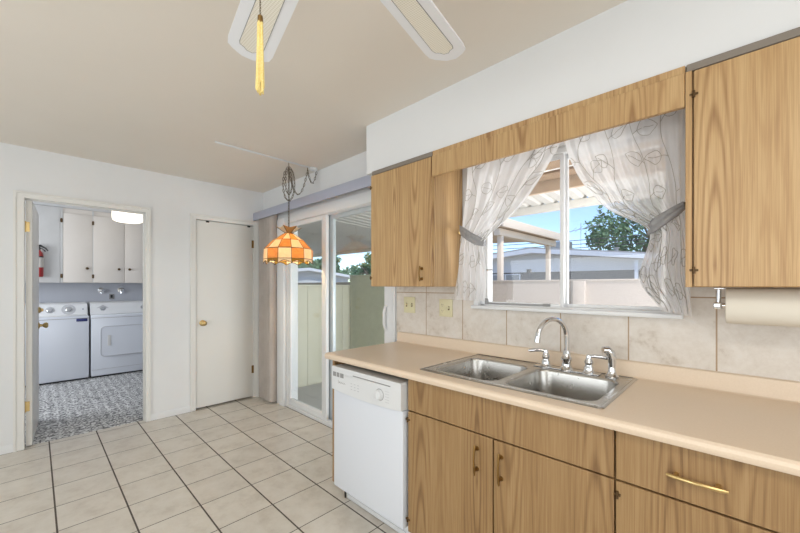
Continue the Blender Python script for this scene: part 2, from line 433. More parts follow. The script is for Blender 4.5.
# baseboards
def baseboard(name, y0, y1):
    b = B(); b.prism([(BX, 0), (BX + .012, 0), (BX + .012, .05), (BX + .006, .062), (BX, .062)], 'y', y0, y1); struct(b.build(name, 'wall'))
baseboard('baseboard_left', -2.6, -.122); baseboard('baseboard_middle', .781, 1.132); baseboard('baseboard_right', 1.862, 1.92)

# ------------------------------------------------------------------ doors in the back wall
def casing(parent, y0, y1, ztop, w, nm='casing', wl=None, wr=None):
    wl = wl or w; wr = wr or w
    b = B()
    for o_, i_ in ((y0 - wl, y0), (y1 + wr, y1)):
        sg = 1 if i_ > o_ else -1; oo = o_ + sg * .018
        b.prism([(BX - .001, i_), (BX + .012, i_), (BX + .012, oo), (BX + .018, oo - sg * .003), (BX + .018, o_), (BX - .001, o_)], 'z', 0, ztop)
    zt = ztop + w
    b.prism([(BX - .001, ztop), (BX + .012, ztop), (BX + .012, zt - .018), (BX + .018, zt - .015), (BX + .018, zt), (BX - .001, zt)], 'y', y0 - wl, y1 + wr)
    b.box(BX + .011, y0 - wl, ztop, BX + .018, y0 - wl + .017, zt - .016); b.box(BX + .011, y1 + wr - .017, ztop, BX + .018, y1 + wr, zt - .016)
    b.build(nm, 'trim', parent)

d = thing('door_2', (BX, .33, 0), 'open doorway to the laundry room with off-white casing and a door swung inward', 'door', kind='structure')
casing(d, -.062, .748, 2.028, .05, wl=.06, wr=.039)
b = B()
b.box(BX - .125, -.075, 0, BX, -.058, 2.03, .002); b.box(BX - .125, .746, 0, BX, .762, 2.04, .002); b.box(BX - .125, -.075, 2.028, BX, .762, 2.045, .002)
b.box(BX - .06, .737, 0, BX - .03, .746, 2.028, .002); b.box(BX - .06, -.058, 2.019, BX - .03, .746, 2.028, .002)
b.build('door_frame', 'trim', d)
HX, HY = -4.195, -.053
rot = Matrix.Translation((HX, HY, 0)) @ Matrix.Rotation(math.radians(180 - 3.2), 4, 'Z') @ Matrix.Diagonal((1, -1, 1, 1))
leaf = B(); leaf.box(0, 0, .012, .76, .037, 2.017, .002, m=None); leaf.bm.transform(rot); bmesh.ops.recalc_face_normals(leaf.bm, faces=leaf.bm.faces[:])
leaf = leaf.build('door_leaf', 'door', d)
def knob(zc, kind):
    b = B()
    if kind == 'knob':
        b.lathe([(0, 0), (.030, 0), (.030, .006), (.014, .012), (.011, .028), (.020, .036), (.027, .046), (.027, .058), (.018, .067), (0, .069)], (.70, .037, zc), (0, 1, 0), 20)
    else:
        b.lathe([(0, 0), (.029, 0), (.029, .010), (.024, .016), (.016, .020), (0, .021)], (.70, .037, zc), (0, 1, 0), 20)
        b.box(.694, .055, zc - .014, .706, .070, zc + .014, .002)
    b.bm.transform(rot); bmesh.ops.recalc_face_normals(b.bm, faces=b.bm.faces[:])
    return b.build(kind if kind != 'bolt' else 'deadbolt', 'brass', leaf)
knob(.935, 'knob'); knob(1.085, 'bolt')
for z in (1.80, .335):
    b = B(); b.box(BX - .024, -.056, z - .04, BX - .0215, -.030, z + .04); b.cyl((BX - .018, -.057, z - .045), (BX - .018, -.057, z + .045), .006, seg=10)
    b.build('hinge', 'brass', d)

d = thing('door_1', (BX, 1.493, 0), 'closed plain off-white closet door with brass knob beside the sliding door', 'door', kind='structure')
casing(d, 1.184, 1.803, 2.028, .052)
b = B(); b.box(BX - .125, 1.17, 0, BX, 1.186, 2.03); b.box(BX - .125, 1.801, 0, BX, 1.815, 2.03); b.box(BX - .125, 1.17, 2.026, BX, 1.815, 2.035); b.build('door_frame', 'trim', d)
b = B(); b.box(BX - .10, 1.186, 0, BX - .09, 1.801, 2.03); b.build('gap_shade_sheet', 'dark', d)  # near-black sheet behind the leaf, standing in for shade in the gaps
b = B(); b.box(BX - .038, 1.190, .018, BX - .002, 1.797, 2.020, .002); leaf = b.build('door_leaf', 'door', d)
b = B(); b.lathe([(0, 0), (.032, 0), (.032, .005), (.014, .012), (.011, .026), (.021, .034), (.028, .045), (.027, .056), (.017, .064), (0, .066)], (BX - .002, 1.252, .92), (1, 0, 0), 20); b.build('knob', 'brass', leaf)
for z in (1.81, .335):
    b = B(); b.cyl((BX + .003, 1.800, z - .045), (BX + .003, 1.800, z + .045), .006, seg=10); b.box(BX - .002, 1.78, z - .045, BX, 1.803, z + .045); b.build('hinge', 'obrass', leaf)
for y in (1.30, 1.745):
    b = B(); b.box(BX - .002, y - .016, 2.004, BX + .008, y + .016, 2.022, .002); b.build('catch', 'black', leaf)

# ------------------------------------------------------------------ sliding patio door
d = thing('door_3', (-2.77, WY, 0), 'white framed sliding glass patio door beside the kitchen cabinets', 'door', kind='structure')
b = B()
b.box(-3.615, 1.925, 0, -3.585, 2.05, 2.06, .003); b.box(-1.96, 1.925, 0, -1.925, 2.05, 2.06, .003)
b.box(-3.615, 1.925, 2.0, -1.925, 2.05, 2.06, .003); b.box(-3.615, 1.915, -.002, -1.925, 2.06, .028, .003)
b.box(-3.6, 1.955, .028, -1.93, 1.963, .040); b.box(-3.6, 2.0, .028, -1.93, 2.006, .040)
b.build('door_frame', 'white', d)
def slide(x0, x1, y0, y1, sl, sr, nm, m='white'):
    b = B(); zb, zt = .03, 2.0
    b.box(x0, y0, zb, x0 + sl, y1, zt, .003); b.box(x1 - sr, y0, zb, x1, y1, zt, .003)
    b.box(x0 + sl, y0 + .001, zb, x1 - sr, y1 - .001, zb + .065, .003); b.box(x0 + sl, y0 + .001, zt - .04, x1 - sr, y1 - .001, zt, .003)
    fr = b.build(nm, m, d)
    b = B(); ym = (y0 + y1) / 2; b.box(x0 + sl - .005, ym - .003, zb + .06, x1 - sr + .005, ym + .003, zt - .035); b.build('glass_pane', 'glassd', fr)
    return fr
slide(-3.583, -2.865, 1.935, 1.968, .04, .075, 'fixed_panel')
sl = slide(-2.90, -1.962, 1.985, 2.02, .075, .095, 'sliding_panel', 'alu')
b = B(); b.tube([(-2.03, 1.985, 1.175), (-2.03, 1.955, 1.17), (-2.035, 1.925, 1.15), (-2.038, 1.915, 1.11), (-2.038, 1.915, 1.02), (-2.035, 1.925, .985), (-2.03, 1.955, .965), (-2.03, 1.985, .96)], .012, 10)
b.box(-2.048, 1.978, .93, -2.012, 1.987, 1.205, .003); b.build('handle', 'white', sl)
b = B(); b.box(-2.055, 1.934, .03, -1.96, 1.984, 2.0, .003); b.build('jamb_cover', 'white', d)
# interior casing
b = B(); b.box(-3.765, WY - .030, 0, -3.612, WY, 2.06, .004); b.box(-3.765, WY - .02, 2.0, -1.91, WY, 2.095, .004); b.box(-1.927, WY - .016, 0, -1.905, WY, 2.0, .003); struct(b.build('trim_1', 'white'))

# vertical blind, drawn to the left, with valance
vb = thing('vertical_blind', (-3.9, 1.86, 0), 'vertical blind drawn to the left of the patio door under a lavender grey valance', 'blind')
b = B(); b.box(BX + .002, 1.795, 2.088, -1.912, 1.81, 2.176, .003); b.box(BX + .002, 1.81, 2.165, -1.912, 1.918, 2.176, .002); b.build('valance', 'lav', vb)
b = B(); b.box(BX + .01, 1.84, 2.132, -1.92, 1.885, 2.162, .002); b.build('headrail', 'white', vb)
for k in range(9):
    x = -4.06 + k * .034
    b = B(); pts = []
    for q in range(7):
        t = q / 6 - .5; pts.append((.010 * math.cos(t * PI), t * .088))
    prof = [(u, v) for u, v in pts] + [(u - .0012, v) for u, v in pts[::-1]]
    a = math.radians((26 if k % 2 else -4) + random.uniform(-4, 4))
    poly = [(x + u * math.cos(a) - v * math.sin(a), 1.862 + u * math.sin(a) + v * math.cos(a)) for u, v in prof]
    b.prism(poly, 'z', .022, 2.134); b.build('slat', 'slat', vb)

# ------------------------------------------------------------------ kitchen window
w = thing('window_1', (-.675, WY, 1.2), 'white sliding window above the sink looking out to the yard', 'window', kind='structure')
b = B()
x0, x1, z0, z1 = -1.18, -.2, 1.195, 2.05
b.box(x0, 1.935, z0, x0 + .028, 2.03, z1, .002); b.box(x1 - .028, 1.935, z0, x1, 2.03, z1, .002)
b.box(x0, 1.935, z1 - .03, x1, 2.03, z1, .002); b.box(x0, 1.935, z0, x1, 2.03, z0 + .010, .002)
fr = b.build('window_frame', 'white', w)
def sash(xa, xb, ya, yb, wl, wr, nm):
    b = B(); za, zb = z0 + .010, z1 - .03
    b.box(xa, ya, za, xa + wl, yb, zb, .002); b.box(xb - wr, ya, za, xb, yb, zb, .002)
    b.box(xa + wl, ya + .001, za, xb - wr, yb - .001, za + .016, .002); b.box(xa + wl, ya + .001, zb - .022, xb - wr, yb - .001, zb, .002)
    s_ = b.build(nm, 'white', w); ym = (ya + yb) / 2
    b = B(); b.box(xa + wl - .004, ym - .002, za + .012, xb - wr + .004, ym + .002, zb - .018); b.build('glass_pane', 'glass', s_)
    return s_
ls = sash(-1.152, -.686, 1.945, 1.97, .014, .020, 'window_sash'); rs = sash(-.717, -.228, 1.985, 2.01, .036, .03, 'window_sash')
b = B(); b.box(-1.152, 1.940, 1.2075, -.76, 1.946, 1.2155, .001); b.box(-1.158, 1.936, 1.205, -1.13, 1.944, 1.24, .002); b.box(-.795, 1.936, 1.2055, -.755, 1.944, 1.2195, .002); b.build('weather_strip', 'grey', ls)
b = B(); b.box(-1.145, 1.936, 1.412, -1.105, 1.945, 1.420, .001); b.build('latch', 'grey', ls)
b = B(); b.box(-.90, 1.965, 1.395, -.875, 1.985, 1.413, .003); b.build('finger_pull', 'black', ls)
b = B(); b.box(-1.215, 1.875, 1.178, -.185, 1.94, 1.198, .004); b.build('window_sill', 'white', w)
b = B(); b.box(-1.215, 1.906, 1.195, -1.18, 1.921, 1.31, .002); b.build('side_casing', 'wall', w)

# backsplash
b = B(); b.box(-1.889, 1.905, .92, -1.215, WY, 1.318); b.box(-1.215, 1.905, .92, -.185, WY, 1.178); b.box(-.185, 1.905, .92, 1.0, WY, 1.318)
struct(b.build('wall_tile_backsplash', 'splash', smooth=False))

# ------------------------------------------------------------------ worktop, sink, taps
CT, CB = .905, .867
SX0, SX1, SY0, SY1 = -1.155, -.338, 1.318, 1.862
prof = [(1.262, CB), (1.250, CB + .003), (1.243, CB + .012), (1.241, CB + .022), (1.244, CB + .031), (1.252, CT - .001), (1.262, CT), (1.33, CT), (1.33, CB)]
b = B(); XL, XR = -1.855, 1.0
b.prism(prof, 'x', XL, XR)
b.box(XL, 1.33, CB, SX0 + .014, 1.89, CT); b.box(SX1 - .014, 1.33, CB, XR, 1.89, CT); b.box(SX0 + .014, 1.848, CB, SX1 - .014, 1.89, CT)
b.prism([(1.862, CT), (1.872, CT + .004), (1.878, CT + .014), (1.880, CT + .060), (1.884, CT + .068), (1.892, CT + .071), (1.9045, CT + .071), (1.9045, CB), (1.862, CB)], 'x', XL, XR)
b.bm.normal_update()
wt = b.build('kitchen_worktop', 'counter', at=(-.43, 1.57, CB), ang=.5)
tag(wt, 'long beige laminate worktop with rounded front edge and low upstand holding the sink', 'worktop')

sk = thing('kitchen_sink', (-.75, 1.59, CT), 'double bowl stainless steel sink set into the beige worktop', 'sink')
t = bmesh.new()
def ring(pts, z):
    v = [t.verts.new((x, y, z)) for x, y in pts]
    return [t.edges.new((v[k], v[(k + 1) % len(v)])) for k in range(len(v))]
bl = (-1.112, 1.353, -.765, 1.748, .06); br = (-.733, 1.353, -.376, 1.748, .06)
ZR = CT + .005
es = ring(rrect(SX0 + .006, SY0 + .006, SX1 - .006, SY1 - .006, .012), ZR) + ring(rrect(*bl, 8), ZR) + ring(rrect(*br, 8), ZR)
bmesh.ops.triangle_fill(t, use_beauty=True, edges=es, normal=(0, 0, 1))
b = B(); b.add(t)
b.loft([[(x, y, CT + .0006) for x, y in rrect(SX0, SY0, SX1, SY1, .014)], [(x, y, ZR - .001) for x, y in rrect(SX0 + .003, SY0 + .003, SX1 - .003, SY1 - .003, .013)], [(x, y, ZR) for x, y in rrect(SX0 + .006, SY0 + .006, SX1 - .006, SY1 - .006, .012)]])
b.build('sink_rim', 'steel', sk)
for (xa, ya, xb, yb, r) in (bl, br):
    b = B(); loops = []
    for ins, dz, rr in ((0, 0, r), (.003, -.003, r), (.005, -.010, r), (.012, -.13, r), (.017, -.155, r), (.032, -.172, r), (.06, -.178, r * .9), (.12, -.180, .045)):
        loops.append([(x, y, ZR + dz) for x, y in rrect(xa + ins, ya + ins, xb - ins, yb - ins, rr, 8)])
    b.loft(loops, cap1=True); bw = b.build('sink_bowl', 'steel', sk, ang=1.2)
    b = B(); cx, cy = (xa + xb) / 2, (ya + yb) / 2
    b.lathe([(.018, -.1815), (.034, -.1795), (.042, -.1775), (.044, -.1795)], (cx, cy, ZR), seg=24); b.lathe([(0, -.1800), (.02, -.1800)], (cx, cy, ZR), seg=16, m=None); b.build('drain', 'chrome', bw)
b = B()
b.box(SX0 + .012, SY0 + .012, ZR - .0002, SX1 - .012, SY0 + .016, ZR + .0012); b.box(SX0 + .012, SY1 - .016, ZR - .0002, SX1 - .012, SY1 - .012, ZR + .0012)
b.box(SX0 + .012, SY0 + .016, ZR - .0002, SX0 + .016, SY1 - .016, ZR + .0012); b.box(SX1 - .016, SY0 + .016, ZR - .0002, SX1 - .012, SY1 - .016, ZR + .0012)
b.build('raised_edge', 'steel', sk)

FY = 1.80
tap = thing('kitchen_tap', (-.66, FY, ZR), 'chrome gooseneck tap with two lever handles at the back of the sink', 'tap')
fx = -.622
b = B(); b.lathe([(0, 0), (.032, 0), (.033, .006), (.026, .012), (.022, .022), (.020, .04), (.025, .050), (.025, .058), (.019, .066), (.016, .085), (.0135, .095), (0, .095)], (fx, FY, ZR), seg=24)
b.build('spout_base', 'chrome', tap)
pts = []; rad = .090; zc = ZR + .160
dirv = Vector((-.40, -.917, 0))
pts.append(Vector((fx, FY, ZR + .085))); pts.append(Vector((fx, FY, ZR + .13)))
for k in range(15):
    a = math.radians(180 - 12.6 * k); c = Vector((fx, FY, zc)) + dirv * rad
    pts.append(c + dirv * (rad * math.cos(a)) + Vector((0, 0, rad * math.sin(a))))
b = B(); b.tube(pts, [.0125] * 4 + [.0115] * (len(pts) - 4), 14); e1, e0 = pts[-1], pts[-2]; dd = (e1 - e0).normalized()
b.cyl(e1 - dd * .004, e1 + dd * .022, .014, .0135, 16); b.build('spout', 'chrome', tap)
def lever(x, ang, nm):
    b = B(); b.lathe([(0, 0), (.029, 0), (.030, .006), (.024, .011), (.021, .02), (.021, .028), (.017, .036), (.017, .046), (.020, .052), (.017, .060), (.013, .068), (.012, .084), (.0, .090)], (x, FY, ZR), seg=22)
    dv = Vector((math.cos(ang), math.sin(ang), 0)); p = Vector((x, FY, ZR + .078))
    b.tube([p, p + dv * .02 + Vector((0, 0, .004)), p + dv * .05 + Vector((0, 0, .003)), p + dv * .075 + Vector((0, 0, -.001)), p + dv * .084], [.009, .0085, .0095, .0085, .004], 12)
    return b.build('lever_handle', 'chrome', tap)
lever(-.722, math.radians(205), 0); lever(-.522, math.radians(15), 1)
b = B(); b.box(-.775, FY - .028, ZR + .0012, -.475, FY + .028, ZR + .004, .001); b.build('deck_plate', 'chrome', tap)
sp = B(); sx = -.427
sp.lathe([(0, 0), (.027, 0), (.028, .006), (.020, .014), (.016, .03), (.0155, .05), (0, .05)], (sx, FY, ZR), seg=20)
sp.tube([(sx, FY, ZR + .045), (sx, FY, ZR + .085), (sx - .006, FY - .005, ZR + .108), (sx - .016, FY - .014, ZR + .122), (sx - .030, FY - .026, ZR + .121)], [.0155, .018, .019, .018, .015], 14)
sp.build('x', 'chrome').name = 'side_sprayer'
o = bpy.data.objects['side_sprayer']; tag(o, 'chrome hand sprayer standing at the right end of the sink ledge', 'sprayer')
o.data.transform(Matrix.Translation((-sx, -FY, -ZR))); o.location = (sx, FY, ZR)

# ------------------------------------------------------------------ base cabinets
FD = 1.29       # door front plane
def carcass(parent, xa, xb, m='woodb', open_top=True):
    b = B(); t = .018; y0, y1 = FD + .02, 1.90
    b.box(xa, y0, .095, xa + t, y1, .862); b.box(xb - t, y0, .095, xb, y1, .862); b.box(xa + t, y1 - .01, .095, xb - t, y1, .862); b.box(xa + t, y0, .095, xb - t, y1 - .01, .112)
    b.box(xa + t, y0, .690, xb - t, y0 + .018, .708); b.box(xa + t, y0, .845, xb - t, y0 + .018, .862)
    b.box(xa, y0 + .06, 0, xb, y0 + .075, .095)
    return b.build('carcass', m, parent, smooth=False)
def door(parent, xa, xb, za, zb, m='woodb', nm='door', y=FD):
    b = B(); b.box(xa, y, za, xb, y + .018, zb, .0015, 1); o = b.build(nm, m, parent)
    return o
def vpull(parent, x, za, zb, y=FD):
    b = B(); zm = (za + zb) / 2; L = zb - za
    b.tube([(x, y - .019, za), (x, y - .021, za + L * .1), (x, y - .026, zm), (x, y - .021, zb - L * .1), (x, y - .019, zb)], [.0035, .005, .0042, .005, .0035], 10)
    for z in (za + L * .16, zb - L * .16):
        b.cyl((x, y + .0005, z), (x, y - .02, z), .0065, .0055, 10); b.lathe([(0, 0), (.010, 0), (.009, .003), (0, .004)], (x, y - .0, z), (0, -1, 0), 12)
    b.build('pull_handle', 'obrass', parent)
def hinge(parent, x, z, y=FD, w=.014):
    b = B(); b.cyl((x, y - .004, z - .012), (x, y - .004, z + .012), .004, seg=8); b.box(x - w, y - .003, z - .004, x + w, y + .001, z + .004, .001); b.build('hinge', 'bronze', parent)

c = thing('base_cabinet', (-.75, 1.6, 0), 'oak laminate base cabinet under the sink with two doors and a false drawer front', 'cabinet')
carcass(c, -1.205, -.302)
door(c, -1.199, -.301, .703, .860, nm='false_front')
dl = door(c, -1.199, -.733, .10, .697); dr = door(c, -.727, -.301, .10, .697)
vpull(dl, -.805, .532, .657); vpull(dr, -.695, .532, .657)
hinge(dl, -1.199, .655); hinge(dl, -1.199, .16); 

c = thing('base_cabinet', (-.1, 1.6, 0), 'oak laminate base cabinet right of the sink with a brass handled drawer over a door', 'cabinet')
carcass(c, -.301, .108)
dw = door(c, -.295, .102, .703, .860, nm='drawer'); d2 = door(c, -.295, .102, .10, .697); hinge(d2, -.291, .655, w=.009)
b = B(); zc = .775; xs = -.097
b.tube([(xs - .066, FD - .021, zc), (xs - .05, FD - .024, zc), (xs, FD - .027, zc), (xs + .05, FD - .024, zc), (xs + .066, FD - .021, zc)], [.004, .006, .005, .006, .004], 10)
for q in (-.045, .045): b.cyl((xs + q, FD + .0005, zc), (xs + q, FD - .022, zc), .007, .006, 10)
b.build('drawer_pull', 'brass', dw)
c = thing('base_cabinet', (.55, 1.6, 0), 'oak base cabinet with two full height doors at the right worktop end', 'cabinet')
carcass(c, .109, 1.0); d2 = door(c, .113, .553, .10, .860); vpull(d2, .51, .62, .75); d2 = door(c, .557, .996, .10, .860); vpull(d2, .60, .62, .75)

b = B(); b.prism([(FD + .004, .10), (FD + .004, .862), (1.90, .862), (1.90, 0), (FD + .095, 0), (FD + .095, .10)], 'x', -1.846, -1.826)
o = b.build('end_panel', 'woodb', at=(-1.836, 1.6, 0)); o.name = 'cabinet_end_panel'; tag(o, 'narrow oak panel closing the worktop end left of the dishwasher', 'panel')

# dishwasher
dwx0, dwx1, DF = -1.802, -1.217, 1.270
dw = thing('dishwasher', (-1.515, 1.5, 0), 'white built-in dishwasher at the left end of the worktop', 'dishwasher')
b = B(); b.box(dwx0 + .006, DF + .05, .10, dwx1 - .006, 1.85, .828); b.build('tub', 'enamel2', dw)
b = B(); b.box(dwx0 + .003, DF, .105, dwx1, DF + .05, .693, .006, 3); b.build('door_panel', 'enamel', dw)
# control panel with a gently bowed lower edge
b = B(); t = bmesh.new(); n = 16; lo = []
for k in range(n + 1):
    u = k / n; x = dwx0 + (dwx1 - dwx0) * u; lo.append((x, .697 - .012 * (1 - (2 * u - 1) ** 2)))
poly = lo + [(dwx1, .826), (dwx1 - .006, .834), (dwx0 + .006, .834), (dwx0, .826)]
b.prism(poly, 'y', DF - .012, DF + .05); cp = b.build('control_panel', 'enamel2', dw)
b = B(); b.box(dwx0 + .015, DF - .0145, .776, dwx0 + .118, DF - .011, .802, .001); vt = b.build('vent', 'grey', cp)
for q in (.050, .083):
    b = B(); b.box(dwx0 + q, DF - .016, .776, dwx0 + q + .004, DF - .0135, .802); b.build('vent_bar', 'enamel2', vt)
b = B(); b.box(dwx0 + .205, DF - .0125, .803, dwx1 - .075, DF - .0118, .809); b.build('handle_slot', 'grey', cp)
b = B(); b.box(dwx0 + .13, DF - .017, .788, dwx1 - .072, DF - .011, .802, .003); b.build('latch_bar', 'enamel2', cp)
b = B(); kx, kz = dwx1 - .155, .748
b.lathe([(0, 0), (.028, 0), (.028, .004), (.024, .006), (.022, .020), (.018, .022), (0, .022)], (kx, DF - .012, kz), (0, -1, 0), 28); b.box(kx - .004, DF - .038, kz - .018, kx + .004, DF - .030, kz + .018, .002); kn = b.build('dial_knob', 'cream' if False else 'enamel2', cp)
b = B(); b.lathe([(.0285, 0), (.031, 0), (.031, .001), (.0285, .001)], (kx, DF - .0118, kz), (0, -1, 0), 28); b.build('dial_ring', 'grey', cp)
b = B()
for q in range(5): b.box(kx + .040, DF - .0125, kz - .03 + q * .014, kx + .072, DF - .0118, kz - .0285 + q * .014)
b.build('dial_scale', 'lgreyp', cp)
b = B()
for q in range(3):
    for r in range(3): b.box(kx - .245 + q * .030, DF - .0125, kz - .022 + r * .016, kx - .230 + q * .030, DF - .0118, kz - .019 + r * .016)
b.build('printed_marks', 'lgreyp', cp)
b = B(); pts = []
for k in range(40):
    u = k / 39; pts.append((dwx0 + .062 + u * .075 + .004 * math.sin(u * 42), DF - .0124, .746 + .006 * math.sin(u * 30 + 1) * (1 - .5 * u) + (.006 if k < 3 else 0)))
b.tube(pts, .0009, 5); b.build('script_mark', 'grey', cp)
b = B(); b.box(dwx0 + .03, DF + .085, .004, dwx1 - .004, DF + .10, .10, .003); b.box(dwx0 + .03, DF + .078, .004, dwx1 - .004, DF + .085, .03, .002); b.build('toe_kick', 'enamel2', dw)
b = B(); b.tube([(dwx0 + .02, DF + .075, .003), (dwx0 + .022, DF + .072, .05), (dwx0 + .03, DF + .07, .064)], .005, 8); b.build('foot', 'black', dw)

# ------------------------------------------------------------------ upper cabinets and valance board
UF = 1.60
def upper(xa, xb, label, doors, endl=False):
    c = thing('upper_cabinet', ((xa + xb) / 2, 1.76, 1.313), label, 'cabinet')
    b = B(); b.box(xa, UF + .02, 1.313, xb, 1.915, 2.098, .001, 1)
    if endl: b.box(xa, UF - .002, 1.313, xa + .018, UF + .02, 2.07, .001, 1)
    b.build('carcass', 'wood', c)
    b = B(); b.box(xa + .002, UF + .006, 2.072, xb, UF + .0235, 2.099, .002, 1); b.build('head_shade_strip', 'frameshade', c)  # dark strip standing in for the shaded carcass face above the doors
    for (p, q, hx, hs) in doors:
        dd = door(c, p, q, 1.315, 2.067, 'wood', y=UF)
        if hx is not None: vpull(dd, hx, 1.345, 1.435, UF)
        for z in (1.372, 1.985): hinge(dd, hs, z, UF, .012)
    return c
upper(-1.834, -1.302, 'oak wall cabinet with one door left of the window, above the outlets', [(-1.832, -1.306, -1.375, -1.832)])
upper(-.151, .95, 'oak wall cabinet right of the window, above the paper towel roll', [(-.128, .40, .36, -.128), (.405, .948, .445, .948)], True)
b = B(); b.box(-1.300, UF, 1.951, -.153, UF + .019, 2.070, .0015, 1)
b.box(-1.300, UF + .008, 2.070, -.153, UF + .019, 2.099)
o = b.build('window_valance', 'wood', at=(-.73, UF, 1.951)); tag(o, 'oak valance board spanning above the window between the two wall cabinets', 'valance')

# paper towel
pt = thing('paper_towel_roll', (.09, 1.75, 1.246), 'cream paper towel roll hanging under the right wall cabinet', 'paper towel')
b = B(); b.lathe([(.018, 0), (.062, 0), (.0645, .002), (.0645, .276), (.062, .278), (.018, .278), (.018, 0)], (-.050, 1.75, 1.246), (1, 0, 0), 40); b.build('towel', 'paper', pt)
b = B(); b.cyl((-.049, 1.75, 1.246), (.229, 1.75, 1.246), .0182, seg=18); b.build('core', 'tanl', pt)
hd = thing('towel_holder', (-.068, 1.75, 1.313), 'chrome bracket holding the paper towel roll under the cabinet', 'holder')
b = B(); b.box(-.082, 1.735, 1.305, -.05, 1.765, 1.3125, .002); b.tube([(-.069, 1.75, 1.308), (-.069, 1.75, 1.28), (-.070, 1.75, 1.255)], [.006, .0075, .006], 12); b.build('arm', 'chrome', hd)
b = B(); b.box(-.084, 1.737, 1.232, -.060, 1.763, 1.258, .004); b.cyl((-.062, 1.75, 1.246), (-.0505, 1.75, 1.246), .009, seg=14); b.build('end_cap', 'chrome', hd)
b = B(); b.box(.244, 1.737, 1.232, .262, 1.763, 1.3125, .004); b.cyl((.245, 1.75, 1.246), (.2295, 1.75, 1.246), .009, seg=14); b.build('end_arm', 'chrome', hd)

# outlets
def wall_plate(xc, zc, label, kinds):
    o = thing('outlet_plate', (xc, 1.905, zc), label, 'outlet')
    b = B(); b.box(xc - .054, 1.8985, zc - .058, xc + .054, 1.9055, zc + .058, .003); p = b.build('cover_plate', 'cream', o)
    for dx, k in zip((-.026, .026), kinds):
        if k == 'switch':
            b = B(); b.box(xc + dx - .006, 1.8978, zc - .013, xc + dx + .006, 1.899, zc + .013); b.build('switch_slot', 'bronze', p)
            b = B(); b.box(xc + dx - .004, 1.888, zc - .004, xc + dx + .004, 1.899, zc + .010, .001); b.build('toggle', 'cream', p)
        else:
            for s_ in (-1, 1):
                b = B(); b.lathe([(0, 0), (.0165, 0), (.016, .002), (0, .002)], (xc + dx, 1.899, zc + s_ * .020), (0, -1, 0), 20); r_ = b.build('receptacle', 'cream', p)
                b = B()
                for q in (-.006, .006): b.box(xc + dx + q - .001, 1.8965, zc + s_ * .020 - .002, xc + dx + q + .001, 1.8975, zc + s_ * .020 + .007)
                b.box(xc + dx - .002, 1.8965, zc + s_ * .020 - .010, xc + dx + .002, 1.8975, zc + s_ * .020 - .006)
                b.build('slots', 'bronze', r_)
wall_plate(-1.753, 1.180, 'ivory double switch plate on the tiles beside the patio door', ('switch', 'switch'))
wall_plate(-1.425, 1.171, 'ivory plate with outlet and switch on the tiles beside the left curtain', ('outlet', 'switch'))

# ------------------------------------------------------------------ curtains
CY = 1.80
def interp(tab, z):
    tab = sorted(tab)
    if z <= tab[0][0]: return tab[0][1]
    for (a, va), (c_, vb_) in zip(tab, tab[1:]):
        if z <= c_: 
            t = (z - a) / (c_ - a); return va + (vb_ - va) * t
    return tab[-1][1]
def smooth_interp(tab, z, h=.02):
    return sum(interp(tab, z + d * h) for d in (-2, -1, 0, 1, 2)) / 5
class Curtain:
    def __init__(s, L, R, ztop, zl, zr, pleats, tie, ph):
        s.L, s.R, s.ztop, s.zl, s.zr, s.p, s.tie, s.ph = L, R, ztop, zl, zr, pleats, tie, ph
    def at(s, u, v):
        zb = s.zl + (s.zr - s.zl) * u
        z = s.ztop + (zb - s.ztop) * v
        xl, xr = smooth_interp(s.L, z), smooth_interp(s.R, z)
        w = xr - xl
        g = math.exp(-((z - s.tie) / .14) ** 2)
        uu = u + .03 * math.sin(3 * v + s.ph)
        amp = .016 * (1 - .3 * g) * (.5 + .5 * min(1, w / .3)) * min(1, .35 + v * 1.4)
        y = CY + amp * math.sin(2 * PI * s.p * uu + s.ph + 1.2 * math.sin(v * 4)) + .4 * amp * math.sin(2 * PI * s.p * 2.3 * uu + 2 * s.ph)
        y -= .012 * g
        # drape: cloth sags between rod and tie
        x = xl + w * (u + .012 * math.sin(2 * PI * s.p * u + s.ph + 1) * (1 - v) * 0)
        return Vector((x, y, z))
    def normal(s, u, v):
        e = .003
        n = (s.at(u + e, v) - s.at(u - e, v)).cross(s.at(u, v + e) - s.at(u, v - e)).normalized()
        return n if n.y < 0 else -n
    def mesh(s, nu=150, nv=110):
        t = bmesh.new(); G = [[t.verts.new(s.at(i / nu, j / nv)) for i in range(nu + 1)] for j in range(nv + 1)]
        for j in range(nv):
            for i in range(nu): t.faces.new((G[j][i], G[j + 1][i], G[j + 1][i + 1], G[j][i + 1]))
        return B().add(t)
